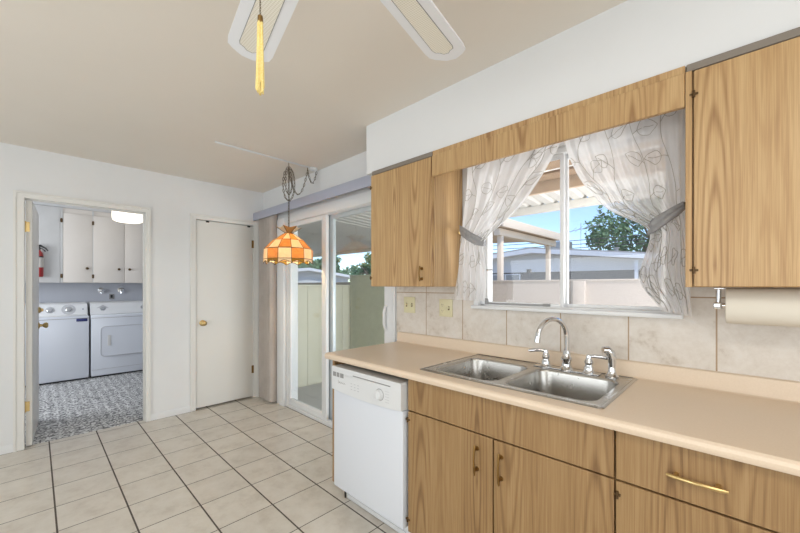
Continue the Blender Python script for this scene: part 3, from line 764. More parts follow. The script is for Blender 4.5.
def embroider(c, seed, vines, flip):
    rnd = random.Random(seed); b = B()
    def ribbon(pts2):
        pts = []
        for (u, v) in pts2:
            if not (.01 < u < .99 and .01 < v < .995): 
                if len(pts) > 1: b.tube(pts, .0013, 4, caps=False)
                pts = []; continue
            pts.append(c.at(u, v) + c.normal(u, v) * .0022)
        if len(pts) > 1: b.tube(pts, .0013, 4, caps=False)
    def leaf(u, v, a, L, W, asp):
        ax, ay = math.cos(a), math.sin(a); out = []
        for sgn in (1, -1):
            seq = []
            for k in range(13):
                t = k / 12; wd_ = W * math.sin(PI * t ** .8) * sgn
                seq.append((u + (ax * L * t - ay * wd_) / asp, v + (ay * L * t + ax * wd_)))
            ribbon(seq)
        ribbon([(u + ax * L * t / asp, v + ay * L * t) for t in (0, .2, .4, .6, .8)])
    for (u0, v0, v1, drift, asp) in vines:
        n = 46; path = []
        ph = rnd.uniform(0, 6)
        for k in range(n + 1):
            t = k / n; path.append((u0 + drift * t + .055 * math.sin(t * 9 + ph), v0 + (v1 - v0) * t))
        ribbon(path)
        side = 1
        for k in range(3, n - 1, 8):
            u, v = path[k]; side = -side
            a = math.radians(-90 + side * rnd.uniform(35, 75))
            st = rnd.uniform(.02, .05)
            seq = [(u + math.cos(a) * st * q / 4 / asp, v + math.sin(a) * st * q / 4) for q in range(5)]
            ribbon(seq); ue, ve = seq[-1]
            leaf(ue, ve, a + side * .3, rnd.uniform(.095, .13), rnd.uniform(.032, .046), asp)
    return b
def smooth_sash(pts, w, th, m, parent, nm):
    b = B(); t = bmesh.new(); rows = []
    for i, p in enumerate(pts):
        p = Vector(p); d = (Vector(pts[min(i + 1, len(pts) - 1)]) - Vector(pts[max(i - 1, 0)])).normalized()
        up = Vector((0, 0, 1)); up = (up - d * up.dot(d)).normalized(); nrm = d.cross(up)
        row = []
        for k in range(7):
            s_ = k / 6 - .5; row.append(t.verts.new(p + up * (s_ * w[i]) + nrm * (th * .5 * math.cos(s_ * 14))))
        rows.append(row)
    for a, c_ in zip(rows, rows[1:]):
        for k in range(6): t.faces.new((a[k], a[k + 1], c_[k + 1], c_[k]))
    b.add(t); o = b.build(nm, m, parent)
    so_ = o.modifiers.new('thickness', 'SOLIDIFY'); so_.thickness = th
    return o

LC = Curtain(L=[(2.01, -1.195), (1.90, -1.203), (1.66, -1.222), (1.60, -1.228), (1.46, -1.257), (1.23, -1.288)],
             R=[(2.05, -.638), (2.01, -.648), (1.99, -.672), (1.87, -.752), (1.746, -.848), (1.64, -.985), (1.575, -1.09), (1.52, -1.075), (1.32, -1.057), (1.23, -1.065)],
             ztop=2.045, zl=1.232, zr=1.230, pleats=5, tie=1.60, ph=.4)
RC = Curtain(L=[(2.05, -.632), (2.0, -.630), (1.95, -.615), (1.81, -.556), (1.64, -.433), (1.58, -.30), (1.547, -.276), (1.444, -.307), (1.347, -.336), (1.30, -.31), (1.21, -.235)],
             R=[(2.01, -.179), (1.64, -.185), (1.55, -.168), (1.20, -.150)],
             ztop=2.045, zl=1.212, zr=1.197, pleats=6, tie=1.56, ph=1.9)
lc = thing('curtain', (-1.0, CY, 1.23), 'sheer white leaf-embroidered curtain tied back at the left side of the window', 'curtain', 'sheer curtains on the window rod')
rc = thing('curtain', (-.4, CY, 1.2), 'sheer white leaf-embroidered curtain tied back at the right side of the window', 'curtain', 'sheer curtains on the window rod')
LC.mesh().build('fabric', 'sheer', lc, ang=3); RC.mesh().build('fabric', 'sheer', rc, ang=3)
embroider(LC, 3, [(.10, .97, .02, .02, .78), (.42, .98, .0, -.05, .78), (.72, .99, .03, .02, .78), (.9, .60, .02, -.05, .78)], 0).build('embroidery', 'thread', lc)
embroider(RC, 11, [(.88, .99, .0, .02, .78), (.62, .99, .02, .02, .78), (.34, .98, .02, .02, .78), (.10, .62, .04, .04, .78), (.2, .99, .6, .0, .78)], 0).build('embroidery', 'thread', rc)
smooth_sash([(-1.236, 1.835, 1.665), (-1.230, 1.785, 1.660), (-1.20, 1.768, 1.640), (-1.15, 1.762, 1.605), (-1.105, 1.766, 1.578), (-1.075, 1.79, 1.566), (-1.085, 1.83, 1.566)], [.03, .045, .05, .052, .052, .045, .03], .004, 'sash', lc, 'tieback')
smooth_sash([(-.160, 1.83, 1.640), (-.172, 1.785, 1.635), (-.20, 1.768, 1.612), (-.24, 1.760, 1.585), (-.272, 1.765, 1.562), (-.294, 1.79, 1.552), (-.28, 1.83, 1.552)], [.022, .034, .042, .048, .052, .046, .03], .004, 'sash', rc, 'tieback')
b = B(); b.cyl((-1.30, CY, 2.052), (-.153, CY, 2.052), .008, seg=12)
rod = thing('curtain_rod', (-.73, CY, 2.052), 'thin white curtain rod behind the oak valance board', 'curtain rod')
b.build('rod', 'white', rod)
for x, nm, lb in ((-1.270, 0, 'small brass tieback hook beside the left curtain'), (-.166, 1, 'small brass tieback hook beside the right curtain')):
    z = 1.645
    b = B(); b.box(x - .01, WY - .004, z - .02, x + .01, WY, z + .02, .001); b.tube([(x, WY - .002, z), (x, 1.87, z), (x, 1.835, z - .004), (x, 1.825, z + .01)], .004, 8)
    o = b.build('tieback_hook', 'brass', at=(x, WY, z)); tag(o, lb, 'hook')

# ------------------------------------------------------------------ ceiling fan
HX0, HY0, FZ = -.645, .41, 2.15
fan = thing('ceiling_fan', (HX0, HY0, CZ), 'white ceiling fan with cane inset blades hanging overhead', 'ceiling fan')
b = B(); b.lathe([(0, 2.439), (.075, 2.439), (.07, 2.41), (.03, 2.385), (.016, 2.38), (.016, 2.33), (0, 2.33)], (HX0, HY0, 0), seg=28); b.build('canopy', 'fan', fan)
b = B(); b.lathe([(0, 2.335), (.06, 2.335), (.13, 2.315), (.14, 2.28), (.14, 2.23), (.12, 2.20), (0, 2.20)], (HX0, HY0, 0), seg=36); b.build('motor_housing', 'fan', fan)
b = B(); b.lathe([(0, 2.20), (.07, 2.20), (.08, 2.17), (.115, 2.15), (.115, 2.12), (.05, 2.10), (0, 2.095)], (HX0, HY0, 0), seg=36); b.build('switch_housing', 'fan', fan)
def blade_poly(r0, r1, w0, w1, tip):
    top = [(r0, w0 / 2), (r1 - tip * 1.1, w1 / 2), (r1 - tip * .62, w1 / 2 - .004), (r1 - tip * .35, w1 / 2 - .02), (r1 - .008, w1 * .22), (r1, w1 * .12)]
    return top + [(x, -y) for x, y in top[::-1]]
def fan_blade(ang):
    T = Matrix.Translation((HX0, HY0, FZ)) @ Matrix.Rotation(math.radians(ang), 4, 'Z') @ Matrix.Rotation(math.radians(7), 4, 'X')
    b = B(); b.prism(blade_poly(.19, .672, .125, .148, .06), 'z', 0, .007); b.bm.transform(T); bl_ = b.build('blade', 'fan', fan)
    b = B(); b.prism(blade_poly(.25, .628, .062, .078, .03), 'z', -.0012, -.0002); b.bm.transform(T); ci = b.build('cane_inset', 'cane', bl_)
    b = B(); pp = blade_poly(.25, .628, .062, .078, .03); b.tube([(x, y, -.0008) for x, y in pp], .0012, 5, closed=True); b.bm.transform(T); b.build('inset_edge', 'grey', bl_)
    b = B(); b.prism([(.10, .02), (.20, .045), (.235, .03), (.235, -.03), (.20, -.045), (.10, -.02)], 'z', .007, .012); b.box(.09, -.018, .007, .135, .018, .07, .003); b.bm.transform(T); b.build('blade_iron', 'fan', bl_)
for a_ in (168.9, 101.2, 30, -43, -117): fan_blade(a_)
def chain_mesh(paths, pitch, r, wd_, seg=9, ts=5):
    b = B()
    for path in paths:
        path = [Vector(p) for p in path]; ds = [0]
        for a, c_ in zip(path, path[1:]): ds.append(ds[-1] + (c_ - a).length)
        n = max(1, int(ds[-1] / pitch)); i = 0
        for k in range(n):
            s_ = (k + .5) * ds[-1] / n
            while ds[i + 1] < s_: i += 1
            d_ = (path[i + 1] - path[i]).normalized(); p = path[i] + d_ * (s_ - ds[i])
            sd_ = d_.orthogonal().normalized(); sd_ = Matrix.Rotation((k % 2) * PI / 2 + .4, 3, d_) @ sd_
            L = pitch * .66
            b.tube([p + d_ * (L * math.cos(2 * PI * q / seg)) + sd_ * (wd_ * math.sin(2 * PI * q / seg)) for q in range(seg)], r, ts, closed=True)
    return b
tx, ty = -.724, .327
ch = chain_mesh([[(tx, ty, 2.125), (tx, ty, 1.878)]], .006, .0007, .0016, 6, 4).build('pull_chain', 'chain', fan)
b = B(); b.lathe([(0, 1.8795), (.0050, 1.879), (.0058, 1.868), (.0058, 1.866), (0, 1.866)], (tx, ty, 0), seg=14); b.build('tassel_cap', 'obrass', ch)
b = B(); b.cyl((tx, ty, 1.865), (tx, ty, 1.74), .0035, .005, 10)
for k in range(46):
    a = random.uniform(0, 2 * PI); r = math.sqrt(random.random())
    x1_, y1_ = tx + math.cos(a) * .0088 * r, ty + math.sin(a) * .0088 * r
    b.tube([(tx + math.cos(a) * .005 * r, ty + math.sin(a) * .005 * r, 1.867), (tx + math.cos(a) * .0065 * r, ty + math.sin(a) * .0065 * r, 1.80), (x1_, y1_, 1.722 + random.uniform(-.006, .008))], .0012, 5)
b.build('tassel', 'tassel', ch)

# ------------------------------------------------------------------ swag lamp
LX, LY = -2.981, 1.612
lamp = thing('swag_lamp', (LX, LY, 1.515), 'amber and cream stained glass dome lamp hanging on a chain before the patio door', 'lamp')
P12 = 12
rows = [(.036, 1.795), (.138, 1.727), (.212, 1.648), (.216, 1.556)]
def P(r, z, k): 
    a = 2 * PI * (k + .25) / P12
    return Vector((LX + r * math.cos(a), LY + r * math.sin(a), z))
sh = B()
for (r, z) in rows: sh.tube([P(r, z, k) for k in range(P12)], .0035, 5, closed=True)
for k in range(P12):
    for (a, c_) in zip(rows, rows[1:]): sh.tube([P(*a, k), P(*c_, k)], .0030, 5)
def scallop(k):
    pts = []
    for q in range(9):
        t = q / 8; p = P(.216, 1.556, k).lerp(P(.216, 1.556, k + 1), t)
        pts.append(p + Vector((0, 0, -.014 - .024 * (1 - math.sin(PI * t)) ** 1 )))
    return pts
for k in range(P12):
    sc = scallop(k); sh.tube(sc, .0028, 5); sh.tube([P(*rows[3], k), sc[0]], .0028, 5)
# crown
crown = [(.032, 1.80), (.100, 1.846)]
for k in range(0, P12, 2):
    a_, c_ = P(*crown[0], k), P(*crown[0], k + 2)
    p1, p2 = P(.098, 1.838, k + .1), P(.098, 1.838, k + 1.9); pm = P(.115, 1.852, k + 1)
    sh.tube([a_, P(.112, 1.853, k)], .003, 5)
came = sh.build('shade_frame', 'lead', lamp)
for j, (a, c_) in enumerate(zip(rows, rows[1:])):
    for k in range(P12):
        pts = [P(*a, k), P(*a, k + 1), P(*c_, k + 1), P(*c_, k)]
        ctr = sum(pts, Vector()) / 4; out = Vector((ctr.x - LX, ctr.y - LY, 0)).normalized() * .002
        b = B(); b.loft([[p for p in pts], [p + out for p in pts]], True, True)
        b.build('glass_panel', 'amber' if (j + k) % 2 == 1 else 'creamg', came, smooth=False)
for k in range(P12):
    sc = scallop(k); poly = [P(*rows[3], k)] + sc + [P(*rows[3], k + 1)]
    ctr = P(*rows[3], k + .5); out = Vector((ctr.x - LX, ctr.y - LY, 0)).normalized() * .002
    b = B(); b.loft([poly, [p + out for p in poly]], True, True); b.build('scallop_panel', 'olive' if k % 2 else 'creamg', came, smooth=False)
for k in range(0, P12, 2):
    poly = [P(.032, 1.80, k), P(.095, 1.842, k), P(.112, 1.853, k), P(.088, 1.838, k + 1), P(.112, 1.853, k + 2), P(.095, 1.842, k + 2), P(.032, 1.80, k + 2)]
    up = Vector((0, 0, .002)); b = B(); b.loft([poly, [p + up for p in poly]], True, True); b.build('crown_petal', 'amber' if (k // 2) % 2 else 'creamg', came, smooth=False)
b = B(); b.lathe([(0, 1.802), (.038, 1.800), (.040, 1.792), (.030, 1.786), (0, 1.786)], (LX, LY, 0), seg=24); b.lathe([(0, 1.785), (.018, 1.785), (.018, 1.735), (0, 1.735)], (LX, LY, 0), seg=16); b.cyl((LX, LY, 1.80), (LX, LY, 1.835), .006, seg=10)
b.build('socket', 'obrass', lamp)
b = B(); b.lathe([(0, 1.735), (.013, 1.735), (.015, 1.72), (.027, 1.695), (.030, 1.675), (.024, 1.655), (.012, 1.645), (0, 1.643)], (LX, LY, 0), seg=20); b.build('light_bulb', 'bulb', lamp)
HK = Vector((LX, LY, 2.43))
def sag(a, c_, drop, n=22):
    a, c_ = Vector(a), Vector(c_)
    return [a.lerp(c_, k / n) + Vector((0, 0, -drop * (1 - (2 * k / n - 1) ** 2))) for k in range(n + 1)]
def loop(c0, w_, h_, a, n=26):
    dv = Vector((math.cos(a), math.sin(a), 0)); return [Vector(c0) + dv * (w_ * math.sin(2 * PI * k / n)) + Vector((0, 0, -h_ * .5 * (1 - math.cos(2 * PI * k / n)))) for k in range(n + 1)]
hk = HK - Vector((0, 0, .035))
paths = [[hk, (LX, LY, 1.835)], loop(hk, .052, .30, .78), loop(hk - Vector((0, 0, .02)), .030, .22, 1.3),
         sag(hk - Vector((0, 0, .03)), (LX + .035, 1.785, 2.405), .22), sag((LX + .035, 1.785, 2.405), (LX + .05, 1.872, 2.405), .11)]
chain_mesh(paths, .026, .0024, .0072, 9, 5).build('chain', 'chain', lamp)
b = B(); b.tube([(LX, LY, 2.44), (LX, LY, 2.415), (LX + .008, LY, 2.40), (LX, LY, 2.388), (LX - .008, LY, 2.398)], .003, 7); b.build('ceiling_hook', 'obrass', lamp)
b = B(); b.tube([(LX + .035, 1.785, 2.44), (LX + .035, 1.785, 2.40), (LX + .04, 1.79, 2.397)], .003, 7); b.build('ceiling_hook', 'obrass', lamp)
o = thing('ceiling_raceway', (-2.95, 1.4, CZ), 'white surface raceway on the ceiling feeding the hanging lamp', 'raceway')
b = B(); b.box(-2.952, .972, 2.428, -2.936, 1.81, 2.4395, .002); b.build('channel', 'white', o)
b = B(); b.lathe([(0, 2.4395), (.036, 2.4395), (.036, 2.425), (.030, 2.418), (0, 2.418)], (-2.948, 1.850, 0), seg=20); b.box(-2.975, 1.81, 2.424, -2.92, 1.85, 2.4395, .003); b.cyl((-2.945, 1.872, 2.42), (-2.945, 1.872, 2.40), .008, .006, 10); b.build('junction_box', 'white', o)

# ------------------------------------------------------------------ laundry room
ap = []
def appliance(name, y0, y1, label, cat):
    o = thing(name, (-6.95, (y0 + y1) / 2, 0), label, cat)
    b = B(); b.box(-7.28, y0, .025, -6.66, y1, .90, .012, 3); b.build('cabinet_body', 'enamel', o)
    b = B(); b.prism([(-7.28, .90), (-6.80, .90), (-6.86, 1.055), (-6.90, 1.075), (-7.28, 1.075)], 'y', y0 + .004, y1 - .004, bev=.006); c_ = b.build('console', 'enamel2', o)
    b = B(); b.box(-7.2, y0 + .02, 0, -6.70, y1 - .02, .026); b.build('base', 'black', o)
    return o, c_
def on_console(y, z0, z1): # point on the sloping console face
    t = (z0 - .90) / .155; return -6.80 - .06 * t
ws, wc = appliance('washing_machine', -.145, .535, 'white top loading washing machine left in the laundry room', 'washer')
b = B(); b.box(-7.1, -.13, .90, -6.665, .52, .912, .004); b.build('lid', 'enamel2', ws)
b = B(); b.box(-6.662, -.135, .862, -6.657, .525, .868); b.build('seam', 'grey', ws)
b = B(); b.box(-6.661, .40, .822, -6.655, .515, .862, .001); b.build('sticker', 'navy', ws)
def dials(parent, lst, z=.985):
    for y, r in lst:
        b = B(); x = on_console(y, z, z); b.lathe([(0, 0), (r * 1.5, 0), (r * 1.5, .003), (r, .004), (r * .85, .022), (0, .023)], (x, y, z), (1, 0, .38), 18); b.build('dial', 'chrome', parent)
dials(wc, [(.03, .024), (.14, .030), (.33, .030)]); 
b = B(); b.lathe([(.05, 0), (.075, 0), (.075, .002), (.05, .002)], (on_console(0, .985, 0) - .001, .33, .985), (1, 0, .38), 20); b.build('dial_ring', 'lgreyp', wc)
b = B(); b.box(-6.835, .475, .98, -6.825, .487, .992); b.build('indicator', 'navy', wc)
dy, dc = appliance('clothes_dryer', .555, 1.235, 'white clothes dryer beside the washing machine in the laundry room', 'dryer')
b = B(); pp = rrect(.66, .30, 1.17, .73, .05, 5); b.prism(pp, 'x', -6.661, -6.645); dd = b.build('dryer_door', 'enamel', dy)
b = B(); b.tube([(-6.6445, y, z) for y, z in pp], .004, 5, closed=True); b.build('door_seal', 'lgreyp', dd)
b = B(); b.box(-6.647, .735, .45, -6.638, .775, .60, .003); b.build('recessed_handle', 'lgrey', dd)
b = B(); b.box(-6.662, .56, .855, -6.657, 1.23, .860); b.build('seam', 'grey', dy)
b = B(); b.box(-6.662, .56, .115, -6.657, 1.23, .120); b.build('toe_seam', 'lgreyp', dy)
dials(dc, [(.70, .024), (1.19, .022)])
b = B(); b.prism([(.70 - .085, .985), (.70, 1.035), (.70 + .085, .985), (.70, .935)], 'x', -6.842, -6.836); b.build('dial_plate', 'lgreyp', dc)

cab = thing('laundry_cabinet', (-7.13, .5, 1.36), 'cream painted wall cabinets above the washing machine and dryer', 'cabinet')
CX = -6.95
b = B(); b.box(-7.325, -.6, 1.365, CX - .02, 1.9, 2.435); b.build('carcass', 'lcab', cab)
b = B(); b.box(CX - .02, -.6, 1.365, CX + .002, .245, 2.435, .002); b.build('side_panel', 'lgrey', cab)
b = B(); b.box(CX - .02, .246, 1.365, CX - .004, .275, 2.435, .001); b.box(CX - .02, .60 - .008, 1.37, CX - .004, .61, 2.43); b.build('face_frame', 'frameshade' if False else 'lgrey', cab)
for (p, q, ky) in ((.279, .597, .535), (.606, .970, .905), (.976, 1.34, 1.035), (1.346, 1.71, 1.65)):
    b = B(); b.box(CX - .019, p, 1.368, CX, q, 2.36, .003); dd = b.build('door', 'lcab', cab)
    b = B(); b.lathe([(0, 0), (.010, 0), (.008, .012), (.018, .018), (.019, .026), (.010, .031), (0, .031)], (CX, ky, 1.575), (1, 0, 0), 14); b.build('knob', 'bronze', dd)
for y in (.262, .601):
    for z in (1.46, 2.25):
        b = B(); b.cyl((CX + .004, y, z - .03), (CX + .004, y, z + .03), .006, seg=8); b.box(CX - .003, y - .012, z - .025, CX + .001, y + .012, z + .025); b.build('hinge', 'bronze', cab)

ex = thing('fire_extinguisher', (-6.89, .035, 1.47), 'red fire extinguisher mounted on the grey panel beside the laundry cabinets', 'fire extinguisher')
b = B(); b.lathe([(0, 1.47), (.038, 1.472), (.046, 1.485), (.046, 1.76), (.040, 1.80), (.022, 1.825), (.016, 1.84), (0, 1.84)], (-6.895, .035, 0), seg=24); b.build('cylinder', 'red', ex)
b = B(); b.lathe([(.0465, 1.60), (.0475, 1.60), (.0475, 1.735), (.0465, 1.735)], (-6.895, .035, 0), seg=24); b.build('label_band', 'label', ex)
b = B(); b.lathe([(.0465, 1.735), (.048, 1.735), (.048, 1.752), (.0465, 1.752)], (-6.895, .035, 0), seg=24); b.build('strap', 'black', ex)
b = B(); b.cyl((-6.895, .035, 1.835), (-6.895, .035, 1.885), .018, .016, 14); b.tube([(-6.895, .0, 1.89), (-6.895, .05, 1.90), (-6.89, .10, 1.865), (-6.885, .125, 1.83)], [.012, .013, .009, .007], 8); b.tube([(-6.895, .02, 1.865), (-6.89, .07, 1.855), (-6.885, .10, 1.82)], .007, 8); b.build('valve_lever', 'black', ex)
b = B(); b.box(-6.9475, .02, 1.55, -6.94, .05, 1.80); b.build('bracket', 'black', ex)

ex.location.z -= .03

for y, lb in ((.73, 'left of the two chrome washer valves on the grey laundry wall'), (.98, 'right of the two chrome washer valves on the grey laundry wall')):
    o = thing('water_valve', (-7.33, y, 1.25), lb, 'valve', 'washer valves')
    b = B(); b.lathe([(0, 0), (.045, 0), (.043, .006), (.016, .012), (.014, .05), (0, .05)], (-7.33, y, 1.25), (1, 0, 0), 18); b.cyl((-7.285, y, 1.25), (-7.285, y, 1.20), .012, seg=10); b.build('valve_body', 'chrome', o)
    b = B(); b.lathe([(0, 0), (.028, .002), (.030, .012), (.018, .018), (0, .018)], (-7.28, y, 1.25), (1, 0, 0), 14); b.build('valve_handle', 'chrome', o)
o = thing('outlet_plate', (-7.33, .86, 1.155), 'grey outlet plate under the chrome valves on the laundry wall', 'outlet')
b = B(); b.box(-7.332, .83, 1.105, -7.322, .895, 1.19, .003); cp = b.build('cover_plate', 'grey', o)
b = B(); b.box(-7.323, .845, 1.125, -7.319, .875, 1.175, .002); b.build('receptacle', 'black', cp)
cl = thing('ceiling_light', (-6.25, .92, CZ), 'glowing round drum ceiling light in the laundry room', 'ceiling light')
b = B(); b.lathe([(0, 2.4395), (.19, 2.4395), (.19, 2.37), (0, 2.37)], (-6.25, .92, 0), seg=36); b.build('base_pan', 'white', cl)
b = B(); b.lathe([(.183, 2.37), (.183, 2.265), (.172, 2.24), (.14, 2.222), (0, 2.217)], (-6.25, .92, 0), seg=36); b.build('diffuser', 'lamp', cl)

# ------------------------------------------------------------------ outside
GZ = -.10
b = B(); b.box(-60, 2.06, GZ - .1, 60, 90, GZ); o = struct(b.build('ground', 'grass'))
b = B(); b.box(-4.5, 2.061, GZ, 3.0, 6.1, GZ + .02); o = struct(b.build('floor_patio', 'concrete'))
def roof_z(y): return 2.56 - (y - 2.06) * .052
pc = thing('patio_cover', (-1, 3.5, 2.3), 'cream white ribbed metal patio cover over the yard outside the window', 'patio cover')
b = B(); x = -5.2; poly = []
while x < -.55:
    for dx, dz in ((0, 0), (.022, .045), (.05, .045), (.072, 0)): poly.append((x + dx, dz))
    x += .178
t = bmesh.new(); Y0, Y1 = 2.08, 4.9
for off in (0, .004):
    r0 = [t.verts.new((px_, Y0, roof_z(Y0) + dz + off)) for px_, dz in poly]; r1 = [t.verts.new((px_, Y1, roof_z(Y1) + dz + off)) for px_, dz in poly]
    for k in range(len(poly) - 1): t.faces.new((r0[k], r0[k + 1], r1[k + 1], r1[k]))
b.add(t); b.build('ribbed_sheet', 'metalroof', pc, smooth=False)
b = B(); b.box(-15, 2.08, 2.50, -5.21, 7.3, 2.56, .004); b.box(-15, 7.3, 2.40, -5.21, 7.38, 2.56, .004); b.build('flat_panel', 'metalroof', pc)
b = B(); b.box(-5.2, 4.78, roof_z(4.8) - .10, -.5, 4.86, roof_z(4.8) - .002, .004); b.build('edge_beam', 'metalroof', pc)
for x in (-4.25, -.62):
    b = B(); b.box(x - .04, 4.78, GZ + .02, x + .04, 4.86, roof_z(4.8) - .09, .004); b.build('post', 'metalroof', pc)
ev = thing('roof_eave', (-1, 2.4, 2.1), 'brown timber eave boards of this house just outside the window top', 'eave')
for k in range(4):
    y = 2.15 + k * .19; b = B(); b.box(-1.85, y, 2.235 - k * .022, 2.6, y + .17, 2.255 - k * .022, .003); b.build('soffit_board', 'tanw', ev)
b = B(); b.box(-1.85, 2.91, 2.085, 2.6, 2.945, 2.21, .004); b.build('fascia_board', 'tan', ev)

o = thing('patio_wall', (-4.4, 3.0, GZ), 'cream panelled patio wall seen through the sliding door', 'wall')
b = B()
for k in range(8):
    y = 2.07 + k * .30; b.box(-4.46, y, GZ, -4.40, y + .296, 1.31, .004)
b.build('wall_panel', 'creamwall', o)
b = B(); b.box(-4.475, 2.07, 1.31, -4.385, 4.46, 1.335, .004); b.build('wall_cap', 'creamwall', o)
o = thing('side_wall', (-3.6, 3.4, GZ), 'taller olive stucco wall on the patio behind the sliding door glass', 'wall')
b = B(); b.box(-4.38, 3.40, GZ, -2.75, 3.52, 1.46); b.build('wall_body', 'olivewall', o)
b = B(); b.box(-4.38, 3.385, 1.46, -2.74, 3.535, 1.485, .004); b.build('wall_cap', 'olivewall', o)

o = thing('block_wall', (-2, 6.2, GZ), 'pinkish beige block wall across the yard behind the window', 'wall')
b = B(); b.box(-16, 6.2, GZ, 8, 6.36, 1.40); b.build('wall_body', 'block', o)
b = B(); b.box(-16, 6.185, 1.40, 8, 6.375, 1.425, .003); b.build('wall_cap', 'block', o)
b = B(); b.box(-2.02, 6.12, GZ, -1.84, 6.2, 1.40, .004); b.build('pilaster', 'block', o)

cp = thing('carport', (-5, 8.1, GZ), 'tan roofed carport on slim posts beyond the block wall', 'carport')
b = B(); b.prism([(-3.45, 2.52), (-3.45, 2.64), (-9.5, 2.92), (-9.5, 2.80)], 'y', 6.5, 9.75); b.build('roof_deck', 'tan', cp)
b = B(); b.box(-3.46, 6.45, 2.50, -3.42, 9.80, 2.68, .004); b.build('fascia', 'tanl', cp)
b = B(); b.box(-3.72, 6.6, 2.36, -3.58, 9.6, 2.50, .004); b.build('beam', 'tanl', cp)
for y in (6.75, 9.25):
    b = B(); b.box(-3.70, y - .05, GZ, -3.60, y + .05, 2.36, .004); b.build('post', 'tanl', cp)

hs = thing('neighbour_house', (-6, 17, GZ), 'low white gabled house beyond the block wall with grey lower wall', 'house')
b = B(); b.prism([(-10.2, GZ), (-10.2, 2.42), (-6.5, 2.72), (-1.3, 2.12), (-1.3, GZ)], 'y', 15.2, 18); b.build('house_wall', 'houseg', hs)
b = B(); b.prism([(-10.2, 1.93), (-10.2, 2.42), (-6.5, 2.72), (-1.3, 2.12), (-1.3, 1.90)], 'y', 15.12, 15.2); b.build('gable_siding', 'housew', hs)
b = B(); b.prism([(-10.8, 2.37), (-6.5, 2.72), (-.5, 2.05), (-.5, 2.21), (-6.5, 2.90), (-10.8, 2.53)], 'y', 14.6, 18.3); b.build('roof_slab', 'housef', hs)
b = B(); b.prism([(-10.8, 2.53), (-6.5, 2.90), (-.5, 2.21), (-.5, 2.26), (-6.5, 2.96), (-10.8, 2.59)], 'y', 14.62, 18.3); b.build('roofing', 'roof', hs)
for x in (-2.75, -2.05):
    b = B(); b.box(x - .05, 14.75, GZ, x + .05, 14.85, 2.22); b.build('porch_post', 'housef', hs)
b = B(); b.box(-8.6, 15.10, 1.45, -7.2, 15.13, 1.86); wf = b.build('window_frame', 'housef', hs)
b = B(); b.box(-8.55, 15.09, 1.5, -7.95, 15.105, 1.82); b.box(-7.88, 15.09, 1.5, -7.25, 15.105, 1.82); b.build('window_pane', 'grey', wf)
ac = thing('rooftop_cooler', (-6.2, 17, 2.9), 'grey box cooler on the ridge of the neighbouring house roof', 'cooler')
b = B(); b.box(-6.75, 16.6, 2.97, -5.75, 17.4, 3.36, .02); b.build('housing', 'metal', ac)
b = B(); 
for k in range(5): b.box(-6.7, 16.585, 3.02 + k * .06, -5.8, 16.6, 3.045 + k * .06)
b.build('louvre', 'grey', ac)
an = thing('roof_antenna', (-4.4, 16, 2.6), 'thin television antenna standing on the neighbouring house roof', 'antenna')
b = B(); b.cyl((-4.95, 16, 2.60), (-4.95, 16, 3.95), .012, seg=8); b.build('mast', 'metal', an)
b = B(); b.cyl((-5.6, 15.9, 3.60), (-4.2, 16.1, 3.84), .012, seg=6)
for k in range(6):
    q = k / 5; x = -5.55 + 1.3 * q; z = 3.635 + .21 * q; b.cyl((x - .05, 15.65, z - .16), (x + .05, 16.35, z + .16), .007, seg=6)
b.build('aerial_bar', 'metal', an)
an2 = thing('vent_pipe', (-3.7, 15.6, 2.5), 'short dark vent pipe on the neighbouring house roof', 'pipe')
b = B(); b.cyl((-3.55, 15.6, 2.66), (-3.55, 15.6, 2.76), .07, seg=12); b.build('pipe', 'grey', an2); b = B(); b.cyl((-3.55, 15.6, 2.76), (-3.55, 15.6, 2.80), .10, seg=12); b.build('rain_cap', 'grey', an2)
for k, (za, lb) in enumerate(((3.62, 'highest of the three power lines crossing the sky'), (3.36, 'middle one of the three power lines crossing the sky'), (3.12, 'lowest of the three power lines crossing the sky'))):
    b = B(); b.tube([(-15 + 24 * q / 24, 19.2 - .2 * k, za + .25 * ((q / 12 - 1) ** 2) + .1 * k * q / 24) for q in range(25)], .018, 5)
    o = b.build('power_line', 'cable', at=(-4, 19, za)); tag(o, lb, 'power line', 'power lines')

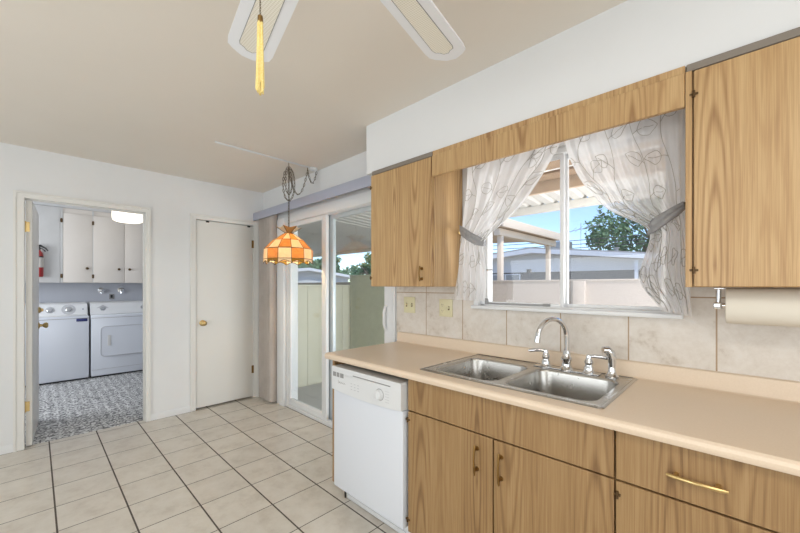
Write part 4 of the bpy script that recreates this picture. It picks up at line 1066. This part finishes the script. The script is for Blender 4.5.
def tree(loc, r, zc, label, seed, n, th, lx=1.25, leafs=.13):
    rnd = random.Random(seed); o = thing('tree', loc, label, 'tree')
    x0_, y0_, z0_ = loc
    b = B(); b.tube([(x0_, y0_, z0_), (x0_ + .05, y0_, z0_ + (zc - z0_) * .5), (x0_ - .05, y0_ + .05, zc)], [.20, .15, .09], 10)
    tips = []
    for k in range(9):
        a = 2 * PI * k / 9 + rnd.uniform(-.2, .2); rr = r * rnd.uniform(.55, .85)
        p1_ = Vector((x0_ + math.cos(a) * rr * lx, y0_ + math.sin(a) * rr, zc + r * rnd.uniform(-.35, .6)))
        s0 = Vector((x0_, y0_, z0_ + (zc - z0_) * rnd.uniform(.6, .9))); b.tube([s0, s0.lerp(p1_, .5) + Vector((0, 0, .1 * r)), p1_], [.07, .045, .015], 7); tips.append(p1_)
    b.build('trunk', 'bark', o)
    t = bmesh.new(); cl_ = []
    for k in range(th):
        a = rnd.uniform(0, 2 * PI); ph = math.asin(rnd.uniform(-.8, 1)); q = r * rnd.uniform(.55, 1.0)
        cl_.append((Vector((x0_ + math.cos(a) * math.cos(ph) * q * lx, y0_ + math.sin(a) * math.cos(ph) * q, zc + math.sin(ph) * q * .85)), r * rnd.uniform(.2, .36)))
    for k in range(n):
        c_, rr = cl_[rnd.randrange(len(cl_))]
        d_ = Vector((rnd.gauss(0, 1), rnd.gauss(0, 1), rnd.gauss(0, 1))).normalized() * rr * rnd.random() ** .45
        p = c_ + d_; ax = Vector((rnd.gauss(0, 1), rnd.gauss(0, 1), rnd.gauss(0, .6))).normalized(); up = ax.orthogonal().normalized(); up = Matrix.Rotation(rnd.uniform(0, 6.3), 3, ax) @ up
        L = leafs * rnd.uniform(.7, 1.3); W = L * .32
        t.faces.new([t.verts.new(q) for q in (p - ax * L * .5, p + up * W, p + ax * L * .5, p - up * W)])
    b = B(); b.add(t); b.bm.faces.ensure_lookup_table(); b.build('crown', 'leaf', o, smooth=False)
    return o
tree((-3.5, 23, GZ), 2.6, 4.35, 'leafy green tree behind the neighbouring house, at the right of the window', 4, 6500, 44, 1.15, .24)
tree((-22, 14.5, GZ), 1.5, 2.2, 'green tree behind the patio wall, right of the white house', 5, 3500, 30, 1.6, .24)
tree((-28, 16.0, GZ), 1.6, 2.4, 'green tree farther off behind the white house past the patio wall', 6, 3500, 30, 1.8, .26)
tree((-25, 22, GZ), 1.9, 2.6, 'broad green tree behind the olive wall beyond the patio', 7, 3500, 30, 1.8, .26)
fh = thing('far_house', (-15, 9, GZ), 'white low house with pale roof beyond the patio wall', 'house')
b = B(); b.prism([(6.5, GZ), (6.5, 1.75), (9.0, 2.05), (11.5, 1.75), (11.5, GZ)], 'x', -19, -15); b.build('house_wall', 'housew', fh)
b = B(); b.prism([(6.1, 1.70), (9.0, 2.05), (11.9, 1.70), (11.9, 1.82), (9.0, 2.18), (6.1, 1.82)], 'x', -19.3, -14.7); b.build('roof', 'housef', fh)
